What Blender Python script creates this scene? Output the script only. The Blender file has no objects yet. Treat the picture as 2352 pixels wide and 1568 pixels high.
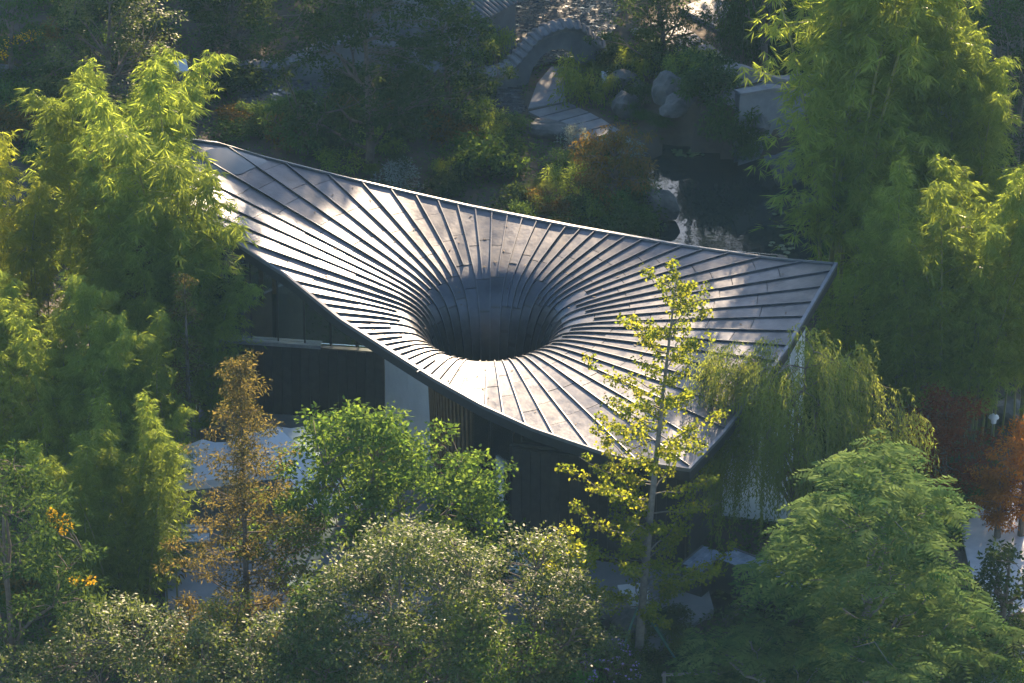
import bpy, math, random
import numpy as np
from mathutils import Vector, Matrix, noise as mnoise

R = math.radians
scene = bpy.context.scene
COL = scene.collection

# ------------------------------------------------------------------ camera, world, sun, exposure
FPX, PITCH, DIST = 12000.0, R(28.0), 200.0          # focal length in reference pixels (frame 2352 x 1568)
cp, sp = math.cos(PITCH), math.sin(PITCH)
CAM = np.array([0.0, -DIST * cp, DIST * sp])
cam_data = bpy.data.cameras.new('camera')
cam_data.sensor_width = 36.0
cam_data.lens = 36.0 * FPX / 2352.0
cam_data.clip_start, cam_data.clip_end = 1.0, 3000.0
cam = bpy.data.objects.new('camera', cam_data)
COL.objects.link(cam)
cam.location = CAM
cam.rotation_euler = (R(90) - PITCH, 0, 0)
scene.camera = cam

SUN_AZ, SUN_EL = R(11.5), R(21.5)                   # azimuth measured from +Y towards +X
world = bpy.data.worlds.new('World')
scene.world = world
world.use_nodes = True
wn = world.node_tree
bg = wn.nodes['Background']
sky = wn.nodes.new('ShaderNodeTexSky')
sky.sky_type = 'NISHITA'
sky.sun_disc = False
sky.sun_elevation = SUN_EL
sky.sun_rotation = SUN_AZ
sky.air_density = 1.0
sky.dust_density = 0.6
sky.ozone_density = 3.0
wn.links.new(sky.outputs[0], bg.inputs[0])
bg.inputs[1].default_value = 0.07

sun_data = bpy.data.lights.new('sun', 'SUN')
sun_data.energy = 5.0
sun_data.angle = R(0.6)
sun_data.color = (1.0, 0.75, 0.5)
sun = bpy.data.objects.new('sun', sun_data)
COL.objects.link(sun)
S_DIR = Vector((math.sin(SUN_AZ) * math.cos(SUN_EL), math.cos(SUN_AZ) * math.cos(SUN_EL), math.sin(SUN_EL)))
sun.rotation_euler = S_DIR.to_track_quat('Z', 'Y').to_euler()
sun.location = S_DIR * 150

vs = scene.view_settings
vs.view_transform, vs.look, vs.gamma, vs.exposure = 'Standard', 'None', 1.0, 2.6
vs.use_curve_mapping = False
scene.cycles.max_bounces = 9
scene.cycles.diffuse_bounces = 6
scene.cycles.transparent_max_bounces = 12
scene.cycles.sample_clamp_indirect = 10.0
scene.cycles.use_denoising = True

# ------------------------------------------------------------------ helpers
def at(px, py, z=0.0):
    """world point at height z seen at reference pixel px, py"""
    d = np.array([(px - 1176.0) / FPX, cp, -sp]) + np.array([0, sp, cp]) * ((784.0 - py) / FPX)
    return CAM + d * ((z - CAM[2]) / d[2])

def obj(name, me, mat=None, parent=None, loc=None, rot=None, scale=None):
    o = bpy.data.objects.new(name, me)
    COL.objects.link(o)
    if mat is not None and me is not None and not me.materials:
        me.materials.append(mat)
    if parent is not None:
        o.parent = parent
    if loc is not None:
        o.location = loc
    if rot is not None:
        o.rotation_euler = rot
    if scale is not None:
        o.scale = scale
    return o

def tag(o, label, cat, group=None):
    o['label'] = label
    o['category'] = cat
    if group:
        o['group'] = group
    return o

def thing(name, label, cat, loc=(0, 0, 0), rotz=0.0, group=None):
    o = bpy.data.objects.new(name, None)
    COL.objects.link(o)
    o.location = loc
    o.rotation_euler = (0, 0, rotz)
    o.empty_display_size = 0.3
    return tag(o, label, cat, group)

def struct(o):
    o['kind'] = 'structure'
    return o

def stuff(o):
    o['kind'] = 'stuff'
    return o

def mesh(name, verts, faces, smooth=False):
    me = bpy.data.meshes.new(name)
    me.from_pydata([tuple(v) for v in verts], [], [tuple(f) for f in faces])
    if smooth:
        me.polygons.foreach_set('use_smooth', [True] * len(me.polygons))
    me.update()
    return me

def quads_mesh(name, co, rnd=None):
    """co: (n,4,3) array of loose quads"""
    n = len(co)
    me = bpy.data.meshes.new(name)
    me.vertices.add(n * 4)
    me.vertices.foreach_set('co', np.ascontiguousarray(co, dtype=np.float32).ravel())
    me.loops.add(n * 4)
    me.loops.foreach_set('vertex_index', np.arange(n * 4, dtype=np.int32))
    me.polygons.add(n)
    me.polygons.foreach_set('loop_start', np.arange(n, dtype=np.int32) * 4)
    if rnd is not None:
        a = me.attributes.new('rnd', 'FLOAT', 'FACE')
        a.data.foreach_set('value', np.ascontiguousarray(rnd, dtype=np.float32))
    me.update(calc_edges=True)
    return me

class MB:
    """collects simple solids into one mesh"""
    def __init__(s):
        s.v, s.f = [], []
    def add(s, verts, faces):
        o = len(s.v)
        s.v += [tuple(map(float, v)) for v in verts]
        s.f += [tuple(i + o for i in f) for f in faces]
        return s
    def box(s, x0, x1, y0, y1, z0, z1):
        v = [(x0, y0, z0), (x1, y0, z0), (x1, y1, z0), (x0, y1, z0), (x0, y0, z1), (x1, y0, z1), (x1, y1, z1), (x0, y1, z1)]
        return s.add(v, [(0, 3, 2, 1), (4, 5, 6, 7), (0, 1, 5, 4), (1, 2, 6, 5), (2, 3, 7, 6), (3, 0, 4, 7)])
    def prism(s, pts, z0, z1):
        n = len(pts)
        v = [(p[0], p[1], z0) for p in pts] + [(p[0], p[1], z1) for p in pts]
        f = [tuple(range(n - 1, -1, -1)), tuple(range(n, 2 * n))]
        f += [(i, (i + 1) % n, n + (i + 1) % n, n + i) for i in range(n)]
        return s.add(v, f)
    def wallseg(s, a, b, z0, z1, t, z1b=None):
        """upright slab between plan points a and b of thickness t"""
        a, b = np.array(a[:2], float), np.array(b[:2], float)
        d = b - a
        n = np.array([-d[1], d[0]]) / max(np.linalg.norm(d), 1e-6) * t / 2
        zb = z1 if z1b is None else z1b
        p = [a - n, b - n, b + n, a + n]
        v = [(q[0], q[1], z0) for q in p] + [(p[0][0], p[0][1], z1), (p[1][0], p[1][1], zb), (p[2][0], p[2][1], zb), (p[3][0], p[3][1], z1)]
        return s.add(v, [(0, 3, 2, 1), (4, 5, 6, 7), (0, 1, 5, 4), (1, 2, 6, 5), (2, 3, 7, 6), (3, 0, 4, 7)])
    def tube(s, pts, rad, sides=5, cap=True):
        pts = np.array(pts, float)
        n = len(pts)
        rad = np.broadcast_to(np.array(rad, float), (n,))
        tang = np.gradient(pts, axis=0)
        tang /= np.linalg.norm(tang, axis=1)[:, None] + 1e-9
        ref = np.array([0.31, 0.17, 0.93]) if abs(tang[0][2]) < 0.9 else np.array([1.0, 0.1, 0.0])
        u = np.cross(tang, ref)
        u /= np.linalg.norm(u, axis=1)[:, None] + 1e-9
        w = np.cross(tang, u)
        a = np.arange(sides) * 2 * math.pi / sides
        ring = pts[:, None, :] + rad[:, None, None] * (u[:, None, :] * np.cos(a)[None, :, None] + w[:, None, :] * np.sin(a)[None, :, None])
        f = []
        for i in range(n - 1):
            for j in range(sides):
                k = (j + 1) % sides
                f.append((i * sides + j, i * sides + k, (i + 1) * sides + k, (i + 1) * sides + j))
        if cap:
            f.append(tuple(range(sides - 1, -1, -1)))
            f.append(tuple((n - 1) * sides + j for j in range(sides)))
        return s.add(ring.reshape(-1, 3), f)
    def build(s, name, mat, parent=None, smooth=False, **kw):
        return obj(name, mesh(name, s.v, s.f, smooth), mat, parent, **kw)

# ------------------------------------------------------------------ materials
MATS = {}
def new_mat(name):
    m = bpy.data.materials.new(name)
    m.use_nodes = True
    return m, m.node_tree.nodes, m.node_tree.links, m.node_tree.nodes['Principled BSDF']

def surf_mat(name, c1, c2, scale=3.0, rough=0.7, metal=0.0, bump=0.0, bscale=None, spec=0.5, detail=6.0, rvar=0.0, objvar=0.0):
    if name in MATS:
        return MATS[name]
    m, n, l, b = new_mat(name)
    tc = n.new('ShaderNodeTexCoord')
    nz = n.new('ShaderNodeTexNoise')
    nz.inputs['Scale'].default_value = scale
    nz.inputs['Detail'].default_value = detail
    nz.inputs['Roughness'].default_value = 0.65
    geo = n.new('ShaderNodeNewGeometry')
    l.new(geo.outputs['Position'], nz.inputs['Vector'])
    ramp = n.new('ShaderNodeValToRGB')
    ramp.color_ramp.elements[0].position, ramp.color_ramp.elements[1].position = 0.3, 0.7
    ramp.color_ramp.elements[0].color, ramp.color_ramp.elements[1].color = (*c1, 1), (*c2, 1)
    l.new(nz.outputs[0], ramp.inputs[0])
    out = ramp.outputs[0]
    if objvar:
        oi = n.new('ShaderNodeObjectInfo')
        mp = n.new('ShaderNodeMapRange')
        mp.inputs[3].default_value, mp.inputs[4].default_value = 1 - objvar, 1 + objvar
        l.new(oi.outputs['Random'], mp.inputs[0])
        hs = n.new('ShaderNodeHueSaturation')
        l.new(mp.outputs[0], hs.inputs['Value'])
        l.new(out, hs.inputs['Color'])
        out = hs.outputs[0]
    l.new(out, b.inputs['Base Color'])
    b.inputs['Roughness'].default_value = rough
    b.inputs['Metallic'].default_value = metal
    b.inputs['Specular IOR Level'].default_value = spec
    if rvar:
        n3 = n.new('ShaderNodeTexNoise')
        n3.inputs['Scale'].default_value = scale * 0.6
        n3.inputs['Detail'].default_value = 5
        l.new(geo.outputs['Position'], n3.inputs['Vector'])
        mr = n.new('ShaderNodeMapRange')
        mr.inputs[1].default_value, mr.inputs[2].default_value = 0.3, 0.7
        mr.inputs[3].default_value, mr.inputs[4].default_value = rough - rvar, rough + rvar
        l.new(n3.outputs[0], mr.inputs[0])
        l.new(mr.outputs[0], b.inputs['Roughness'])
    if bump:
        n2 = n.new('ShaderNodeTexNoise')
        n2.inputs['Scale'].default_value = bscale or scale * 4
        n2.inputs['Detail'].default_value = 5
        l.new(geo.outputs['Position'], n2.inputs['Vector'])
        bp = n.new('ShaderNodeBump')
        bp.inputs['Strength'].default_value = bump
        bp.inputs['Distance'].default_value = 0.05
        l.new(n2.outputs[0], bp.inputs['Height'])
        l.new(bp.outputs[0], b.inputs['Normal'])
    MATS[name] = m
    return m

def leaf_mat(name, c1, c2, trans=0.5, rough=0.6, spec=0.06, tboost=1.5, tcol=None):
    """leaf colour varies leaf by leaf between c1 and c2; part of the light passes through the blade"""
    if name in MATS:
        return MATS[name]
    m, n, l, b = new_mat(name)
    at_ = n.new('ShaderNodeAttribute')
    at_.attribute_name = 'rnd'
    mix = n.new('ShaderNodeMix')
    mix.data_type = 'RGBA'
    l.new(at_.outputs['Fac'], mix.inputs[0])
    mix.inputs[6].default_value = (*c1, 1)
    mix.inputs[7].default_value = (*c2, 1)
    oi = n.new('ShaderNodeObjectInfo')
    mp = n.new('ShaderNodeMapRange')
    mp.inputs[3].default_value, mp.inputs[4].default_value = 0.82, 1.18
    l.new(oi.outputs['Random'], mp.inputs[0])
    hs = n.new('ShaderNodeHueSaturation')
    l.new(mp.outputs[0], hs.inputs['Value'])
    l.new(mix.outputs[2], hs.inputs['Color'])
    if spec < 0.1:
        n.remove(b)
        b = n.new('ShaderNodeBsdfDiffuse')
        l.new(hs.outputs[0], b.inputs['Color'])
    else:
        l.new(hs.outputs[0], b.inputs['Base Color'])
        b.inputs['Roughness'].default_value = rough
        b.inputs['Specular IOR Level'].default_value = spec
    tr = n.new('ShaderNodeBsdfTranslucent')
    tm = n.new('ShaderNodeMix')
    tm.data_type = 'RGBA'
    tm.blend_type = 'MULTIPLY'
    tm.inputs[0].default_value = 1.0
    l.new(hs.outputs[0], tm.inputs[6])
    tc_ = tcol or (1.25, 1.15, 0.55)
    tm.inputs[7].default_value = (tc_[0] * tboost, tc_[1] * tboost, tc_[2] * tboost, 1)
    tm.clamp_result = False
    l.new(tm.outputs[2], tr.inputs[0])
    ms = n.new('ShaderNodeMixShader')
    ms.inputs[0].default_value = trans
    l.new(b.outputs[0], ms.inputs[1])
    l.new(tr.outputs[0], ms.inputs[2])
    l.new(ms.outputs[0], n['Material Output'].inputs[0])
    MATS[name] = m
    return m

def glass_mat():
    m, n, l, b = new_mat('tinted_glass')
    fr = n.new('ShaderNodeFresnel')
    fr.inputs[0].default_value = 1.5
    tr = n.new('ShaderNodeBsdfTransparent')
    tr.inputs[0].default_value = (0.72, 0.78, 0.78, 1)
    gl = n.new('ShaderNodeBsdfGlossy')
    gl.inputs['Roughness'].default_value = 0.02
    ms = n.new('ShaderNodeMixShader')
    l.new(fr.outputs[0], ms.inputs[0])
    l.new(tr.outputs[0], ms.inputs[1])
    l.new(gl.outputs[0], ms.inputs[2])
    l.new(ms.outputs[0], n['Material Output'].inputs[0])
    return m

def water_mat(name, col, rough=0.04, bump=0.1):
    m, n, l, b = new_mat(name)
    b.inputs['Base Color'].default_value = (*col, 1)
    b.inputs['Roughness'].default_value = rough
    b.inputs['IOR'].default_value = 1.33
    b.inputs['Specular IOR Level'].default_value = 0.6
    if bump:
        geo = n.new('ShaderNodeNewGeometry')
        nz = n.new('ShaderNodeTexNoise')
        nz.inputs['Scale'].default_value = 2.5
        nz.inputs['Detail'].default_value = 2
        l.new(geo.outputs['Position'], nz.inputs['Vector'])
        bp = n.new('ShaderNodeBump')
        bp.inputs['Strength'].default_value = bump
        bp.inputs['Distance'].default_value = 0.02
        l.new(nz.outputs[0], bp.inputs['Height'])
        l.new(bp.outputs[0], b.inputs['Normal'])
    return m

def roof_mat():
    m, n, l, b = new_mat('weathered_zinc')
    geo = n.new('ShaderNodeNewGeometry')
    nz = n.new('ShaderNodeTexNoise')
    nz.inputs['Scale'].default_value = 0.9
    nz.inputs['Detail'].default_value = 8
    nz.inputs['Roughness'].default_value = 0.7
    l.new(geo.outputs['Position'], nz.inputs['Vector'])
    ramp = n.new('ShaderNodeValToRGB')
    ramp.color_ramp.elements[0].position, ramp.color_ramp.elements[1].position = 0.3, 0.72
    ramp.color_ramp.elements[0].color, ramp.color_ramp.elements[1].color = (0.036, 0.04, 0.049, 1), (0.085, 0.088, 0.098, 1)  # neutral zinc, with the blue of the reflected sky tinted into its colour
    l.new(nz.outputs[0], ramp.inputs[0])
    at_ = n.new('ShaderNodeAttribute')
    at_.attribute_name = 'rnd'
    mp = n.new('ShaderNodeMapRange')
    mp.inputs[3].default_value, mp.inputs[4].default_value = 0.86, 1.14
    l.new(at_.outputs['Fac'], mp.inputs[0])
    hs = n.new('ShaderNodeHueSaturation')
    l.new(mp.outputs[0], hs.inputs['Value'])
    l.new(ramp.outputs[0], hs.inputs['Color'])
    l.new(hs.outputs[0], b.inputs['Base Color'])
    b.inputs['Metallic'].default_value = 0.85
    n2 = n.new('ShaderNodeTexNoise')
    n2.inputs['Scale'].default_value = 2.2
    n2.inputs['Detail'].default_value = 6
    l.new(geo.outputs['Position'], n2.inputs['Vector'])
    mr = n.new('ShaderNodeMapRange')
    mr.inputs[1].default_value, mr.inputs[2].default_value = 0.3, 0.7
    mr.inputs[3].default_value, mr.inputs[4].default_value = 0.34, 0.48
    l.new(n2.outputs[0], mr.inputs[0])
    l.new(mr.outputs[0], b.inputs['Roughness'])
    n3 = n.new('ShaderNodeTexNoise')
    n3.inputs['Scale'].default_value = 7.0
    n3.inputs['Detail'].default_value = 4
    l.new(geo.outputs['Position'], n3.inputs['Vector'])
    bp = n.new('ShaderNodeBump')
    bp.inputs['Strength'].default_value = 0.18
    bp.inputs['Distance'].default_value = 0.03
    l.new(n3.outputs[0], bp.inputs['Height'])
    l.new(bp.outputs[0], b.inputs['Normal'])
    return m

M_ROOF = roof_mat()
M_SEAM = surf_mat('dark_seam_metal', (0.045, 0.05, 0.06), (0.09, 0.095, 0.11), 4, 0.45, 0.6)
M_DECK = surf_mat('black_underlay', (0.012, 0.012, 0.014), (0.025, 0.025, 0.028), 4, 0.8)
M_FASCIA = surf_mat('charcoal_fascia', (0.018, 0.02, 0.023), (0.03, 0.032, 0.036), 2, 0.5, 0.3)
M_TRIM = surf_mat('grey_edge_flashing', (0.09, 0.1, 0.115), (0.15, 0.16, 0.18), 3, 0.5, 0.5)
M_GLASS = glass_mat()
M_DARK = surf_mat('dark_bronze_panel', (0.012, 0.012, 0.013), (0.022, 0.021, 0.02), 1.5, 0.6)
M_INT = surf_mat('dark_interior', (0.02, 0.021, 0.023), (0.035, 0.036, 0.038), 1.0, 0.8)
M_WHITE = surf_mat('white_plaster', (0.62, 0.62, 0.6), (0.74, 0.74, 0.72), 1.2, 0.7, bump=0.05)
M_PALE = surf_mat('pale_interior_wall', (0.16, 0.165, 0.17), (0.24, 0.24, 0.235), 0.8, 0.7)
M_WOOD = surf_mat('slat_wood', (0.12, 0.07, 0.035), (0.2, 0.12, 0.06), 5, 0.55)
M_SOIL = surf_mat('soil', (0.035, 0.027, 0.018), (0.085, 0.065, 0.04), 0.7, 0.95, bump=0.5, bscale=6)
M_STONE = surf_mat('path_stone', (0.1, 0.1, 0.105), (0.19, 0.187, 0.18), 1.4, 0.75, bump=0.15, bscale=20, objvar=0.12)
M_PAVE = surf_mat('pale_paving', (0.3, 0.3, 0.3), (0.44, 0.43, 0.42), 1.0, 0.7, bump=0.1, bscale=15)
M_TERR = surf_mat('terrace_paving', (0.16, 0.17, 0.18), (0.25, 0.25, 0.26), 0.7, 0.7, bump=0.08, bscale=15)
M_BRICK = surf_mat('glazed_dark_brick', (0.045, 0.047, 0.05), (0.1, 0.1, 0.1), 6, 0.2, spec=0.9, objvar=0.3)
M_TILE = surf_mat('grey_clay_tile', (0.065, 0.065, 0.07), (0.13, 0.128, 0.125), 4, 0.6, objvar=0.15)
M_WALLG = surf_mat('grey_plaster', (0.08, 0.083, 0.088), (0.15, 0.15, 0.15), 0.9, 0.8, bump=0.1)
M_ROCK = surf_mat('boulder_stone', (0.04, 0.042, 0.04), (0.12, 0.113, 0.1), 1.6, 0.85, bump=0.6, bscale=7, objvar=0.15)
M_BARK = surf_mat('bark', (0.06, 0.045, 0.032), (0.14, 0.11, 0.085), 6, 0.9, bump=0.4, bscale=25)
M_PBARK = surf_mat('pale_bark', (0.08, 0.073, 0.062), (0.17, 0.155, 0.135), 6, 0.85)
M_CULM = surf_mat('bamboo_culm', (0.1, 0.11, 0.03), (0.19, 0.18, 0.06), 2, 0.4)
M_TENT = surf_mat('white_canvas', (0.5, 0.51, 0.54), (0.62, 0.62, 0.63), 1.2, 0.8)
M_POST = surf_mat('grey_metal_post', (0.2, 0.2, 0.21), (0.3, 0.3, 0.31), 5, 0.5, 0.4)
M_GREENP = surf_mat('green_painted_pole', (0.01, 0.06, 0.045), (0.02, 0.1, 0.07), 5, 0.5)
M_TEAL = surf_mat('teal_print', (0.03, 0.3, 0.32), (0.12, 0.45, 0.46), 2, 0.5)
M_ORANGE = surf_mat('orange_wood', (0.4, 0.13, 0.03), (0.55, 0.2, 0.05), 3, 0.6)
M_WATER = water_mat('pond_water', (0.012, 0.018, 0.016))
M_PUDDLE = water_mat('rain_puddle', (0.1, 0.105, 0.11), 0.02, 0.0)

L_BAMB = leaf_mat('bamboo_leaf', (0.1, 0.155, 0.03), (0.21, 0.27, 0.07), 0.62)
L_BAMY = leaf_mat('yellow_bamboo_leaf', (0.13, 0.165, 0.024), (0.23, 0.265, 0.055), 0.62)
L_GREEN = leaf_mat('bright_leaf', (0.04, 0.085, 0.02), (0.1, 0.15, 0.038), 0.5)
L_GLOSS = leaf_mat('glossy_leaf', (0.032, 0.058, 0.018), (0.1, 0.13, 0.042), 0.42, 0.5, 0.13)
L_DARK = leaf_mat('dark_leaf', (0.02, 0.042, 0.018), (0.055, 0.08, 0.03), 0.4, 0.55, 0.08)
L_MID = leaf_mat('mid_leaf', (0.03, 0.065, 0.02), (0.07, 0.11, 0.035), 0.42)
L_GINK = leaf_mat('ginkgo_leaf', (0.085, 0.13, 0.02), (0.2, 0.215, 0.034), 0.55)
L_WILL = leaf_mat('willow_leaf', (0.075, 0.11, 0.03), (0.15, 0.18, 0.055), 0.48)
L_PINN = leaf_mat('feathery_leaf', (0.03, 0.075, 0.022), (0.125, 0.175, 0.055), 0.5)
L_REDW = leaf_mat('rusty_needle', (0.056, 0.058, 0.022), (0.115, 0.093, 0.04), 0.5, tcol=(1.12, 1.05, 0.6))
L_RED = leaf_mat('dark_red_needle', (0.06, 0.022, 0.012), (0.13, 0.045, 0.018), 0.4, tcol=(1.4, 0.9, 0.5))
L_ORNG = leaf_mat('orange_leaf', (0.15, 0.06, 0.014), (0.28, 0.135, 0.028), 0.5, tcol=(1.25, 1.0, 0.5))
L_YEL = leaf_mat('yellow_blossom', (0.55, 0.33, 0.02), (0.75, 0.5, 0.03), 0.35, tboost=1.0)
L_SILV = leaf_mat('silver_leaf', (0.13, 0.16, 0.16), (0.22, 0.26, 0.27), 0.3)
L_BRNZ = leaf_mat('bronze_leaf', (0.05, 0.06, 0.02), (0.15, 0.085, 0.025), 0.42)
L_TARO = leaf_mat('taro_leaf', (0.05, 0.16, 0.015), (0.08, 0.22, 0.02), 0.5, 0.4, 0.4)
L_PURP = leaf_mat('purple_blossom', (0.25, 0.18, 0.45), (0.4, 0.32, 0.6), 0.3, tboost=1.0)
L_LILY = leaf_mat('lily_pad', (0.05, 0.085, 0.03), (0.11, 0.13, 0.045), 0.1, 0.4, 0.4)

# ------------------------------------------------------------------ vortex roof
AX = at(1123, 743, 6.25)[:2]                # axis of the funnel
RT = 1.62                                  # throat radius
ZC = 6.55
_edge = [  # reference pixel x, y and height of the roof edge, all the way round
    (325, 315, 8.95), (400, 318, 8.9), (502, 330, 8.7), (599, 360, 8.4), (784, 407, 7.95), (930, 441, 7.65), (1081, 475, 7.45), (1321, 522, 7.3),
    (1568, 565, 7.5), (1786, 596, 7.9), (1921, 607, 8.2), (1866, 700, 8.0), (1808, 800, 7.8), (1735, 903, 7.5), (1658, 1000, 7.2),
    (1583, 1079, 7.0), (1500, 1067, 6.8), (1397, 1045, 6.6), (1221, 985, 6.4), (1107, 933, 6.3), (1002, 874, 6.35), (949, 841, 6.45),
    (877, 795, 6.65), (784, 736, 6.95), (657, 634, 7.5), (570, 578, 7.9), (460, 505, 8.45), (385, 430, 8.75), (340, 355, 8.95)]
_E = np.array([at(*e) for e in _edge])
_ds = []
for i in range(len(_E)):
    a, b = _E[i], _E[(i + 1) % len(_E)]
    for t in np.linspace(0, 1, 40, endpoint=False):
        _ds.append(a * (1 - t) + b * t)
_ds = np.array(_ds)
_ph = np.arctan2(_ds[:, 1] - AX[1], _ds[:, 0] - AX[0])
_rb = np.hypot(_ds[:, 1] - AX[1], _ds[:, 0] - AX[0])
_o = np.argsort(_ph)
_ph, _rb, _zb = _ph[_o], _rb[_o], _ds[_o, 2]
PHX = np.concatenate([_ph - 2 * math.pi, _ph, _ph + 2 * math.pi])
RBX, ZBX = np.tile(_rb, 3), np.tile(_zb, 3)
# soften kinks in the height only
def rim(phi):
    p = (np.asarray(phi) + math.pi) % (2 * math.pi) - math.pi
    return np.interp(p, PHX, RBX), np.interp(p, PHX, ZBX)

def roof_z(phi, r):
    rb, zb = rim(phi)
    t = np.clip((r - RT) / (rb - RT), 0, 1)
    dip = lambda q: 3.9 * np.exp(-(q - RT) / 0.37) + 0.3 * np.exp(-(q - RT) / 1.8)
    return ZC + (zb - ZC) * t ** 1.08 - dip(r) + dip(rb) * t

def roof_pt(phi, s, off=0.0):
    """s >= 0: radius RT + s; s < 0: down inside the throat by -s"""
    phi, s = np.broadcast_arrays(np.asarray(phi, float), np.asarray(s, float))
    r = np.where(s >= 0, RT + s, RT - 0.22 * (1 - np.exp(s * 1.2)))
    z = np.where(s >= 0, roof_z(phi, np.maximum(RT + s, RT)), roof_z(phi, np.full_like(s, RT)) + s * (5.0 / 1.0) * 0.9)
    x = AX[0] + np.cos(phi) * r
    y = AX[1] + np.sin(phi) * r
    p = np.stack([x, y, z], -1)
    if off:
        e = 1e-3
        a = roof_pt(phi + e, s) - roof_pt(phi - e, s)
        b = roof_pt(phi, s + e) - roof_pt(phi, s - e)
        n = np.cross(b, a)
        n /= np.linalg.norm(n, axis=-1)[..., None]
        n *= np.sign(n[..., 2] + 1e-6)[..., None]
        p = p + n * off
    return p

def roof_height(x, y):
    phi = math.atan2(y - AX[1], x - AX[0])
    r = math.hypot(x - AX[0], y - AX[1])
    rb, zb = rim(phi)
    return float(roof_z(phi, min(max(r, RT), float(rb))))

def grid_mesh(name, P, smooth=True, skirt=0.0, rnd=None):
    """P: (a,b,3) grid of points; with skirt the sheet gets folded-down edges"""
    a, b = P.shape[:2]
    v = [tuple(q) for q in P.reshape(-1, 3)]
    f = [(i * b + j, i * b + j + 1, (i + 1) * b + j + 1, (i + 1) * b + j) for i in range(a - 1) for j in range(b - 1)]
    ns = len(f)
    if skirt:
        rimi = [i * b for i in range(a)] + [(a - 1) * b + j for j in range(1, b)] + [i * b + b - 1 for i in range(a - 2, -1, -1)] + [j for j in range(b - 2, 0, -1)]
        o = len(v)
        v += [v[i] for i in rimi]
        v += [(v[i][0], v[i][1], v[i][2] - skirt) for i in rimi]
        k = len(rimi)
        f += [(o + i, o + (i + 1) % k, o + k + (i + 1) % k, o + k + i) for i in range(k)]
    me = mesh(name, v, f)
    me.polygons.foreach_set('use_smooth', [i < ns and smooth for i in range(len(f))])
    if rnd is not None:
        at_ = me.attributes.new('rnd', 'FLOAT', 'FACE')
        at_.data.foreach_set('value', [rnd] * len(f))
    return me

pavilion = thing('pavilion', 'large pavilion under a dark metal roof that swirls down into a round funnel', 'building', (AX[0], AX[1], 0))
PINV = Matrix.Translation((-AX[0], -AX[1], 0))
def pav(name, me, mat, parent=None):
    me.transform(PINV)
    return obj(name, me, mat, parent or pavilion)

rng = np.random.default_rng(7)
NS = 70
phis = -math.pi + (np.arange(NS + 1) + 0.35) * 2 * math.pi / NS
# deck (roof body): top sheet, fascia and underside
nphi = 304
pa = -math.pi + np.arange(nphi + 1) * 2 * math.pi / nphi
tt = np.concatenate([np.linspace(1, 0.25, 14), 0.23 * np.linspace(1, 0, 18) ** 1.6])
pa = np.sort(np.concatenate([pa, [math.atan2(_E[k][1] - AX[1], _E[k][0] - AX[0]) for k in (0, 10, 15)]]))
nphi = len(pa) - 1
rbs, zbs = rim(pa)
top = np.stack([roof_pt(pa, (rbs - RT) * t) for t in tt] + [roof_pt(pa, np.full(nphi + 1, -d)) for d in (0.25, 0.5, 0.8, 1.1)], 0)
deck = pav('roof_deck', grid_mesh('roof_deck', top - np.array([0, 0, 0.015])), M_DECK)
out_n = np.stack([np.cos(pa), np.sin(pa), 0 * pa], -1)
e0 = roof_pt(pa, rbs - RT)
fas = np.stack([e0 + out_n * 0.03 + [0, 0, 0.02], e0 + out_n * 0.03 - [0, 0, 0.42], e0 - out_n * 0.25 - [0, 0, 0.42]], 0)
pav('fascia', grid_mesh('fascia', fas, smooth=False), M_FASCIA)
und = np.stack([roof_pt(pa, np.maximum((rbs - RT) * t, 0.9)) - [0, 0, 0.42] for t in np.linspace(0.985, 0.0, 8)], 0)
pav('soffit', grid_mesh('soffit', und), M_FASCIA)
trim = np.stack([e0 + out_n * 0.055 + [0, 0, -0.06], e0 + out_n * 0.055 + [0, 0, 0.075], e0 - out_n * 0.07 + [0, 0, 0.075], e0 - out_n * 0.07 + [0, 0, -0.01]], 0)
pav('edge_flashing', grid_mesh('edge_flashing', trim, smooth=False), M_TRIM)

# standing seams: every second one runs out before the funnel
seam_h, seam_w = 0.07, 0.035
ends = []
for k in range(NS):
    ph = phis[k]
    rb = float(rim(ph)[0])
    if k % 2 == 0:
        s_end = -1.05
    else:
        s_end = float(rng.uniform(0.6, 2.2))
    ends.append(s_end)
    if s_end < 0:
        ss = np.concatenate([np.linspace(rb - RT - 0.06, 2.2, 16), 2.0 * np.linspace(1, 0, 16) ** 1.6, np.linspace(-0.06, s_end, 7)])
    else:
        ss = np.concatenate([np.linspace(rb - RT - 0.06, s_end + 1.2, 16), np.linspace(s_end + 1.1, s_end, 6)])
    base = roof_pt(ph, ss)
    hi = roof_pt(ph, ss, seam_h)
    side = np.array([-math.sin(ph), math.cos(ph), 0]) * seam_w / 2
    G = np.stack([base - side, hi - side, hi + side, base + side], 0)
    me = grid_mesh('seam', G, smooth=False)
    pav('seam', me, M_SEAM)

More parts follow.
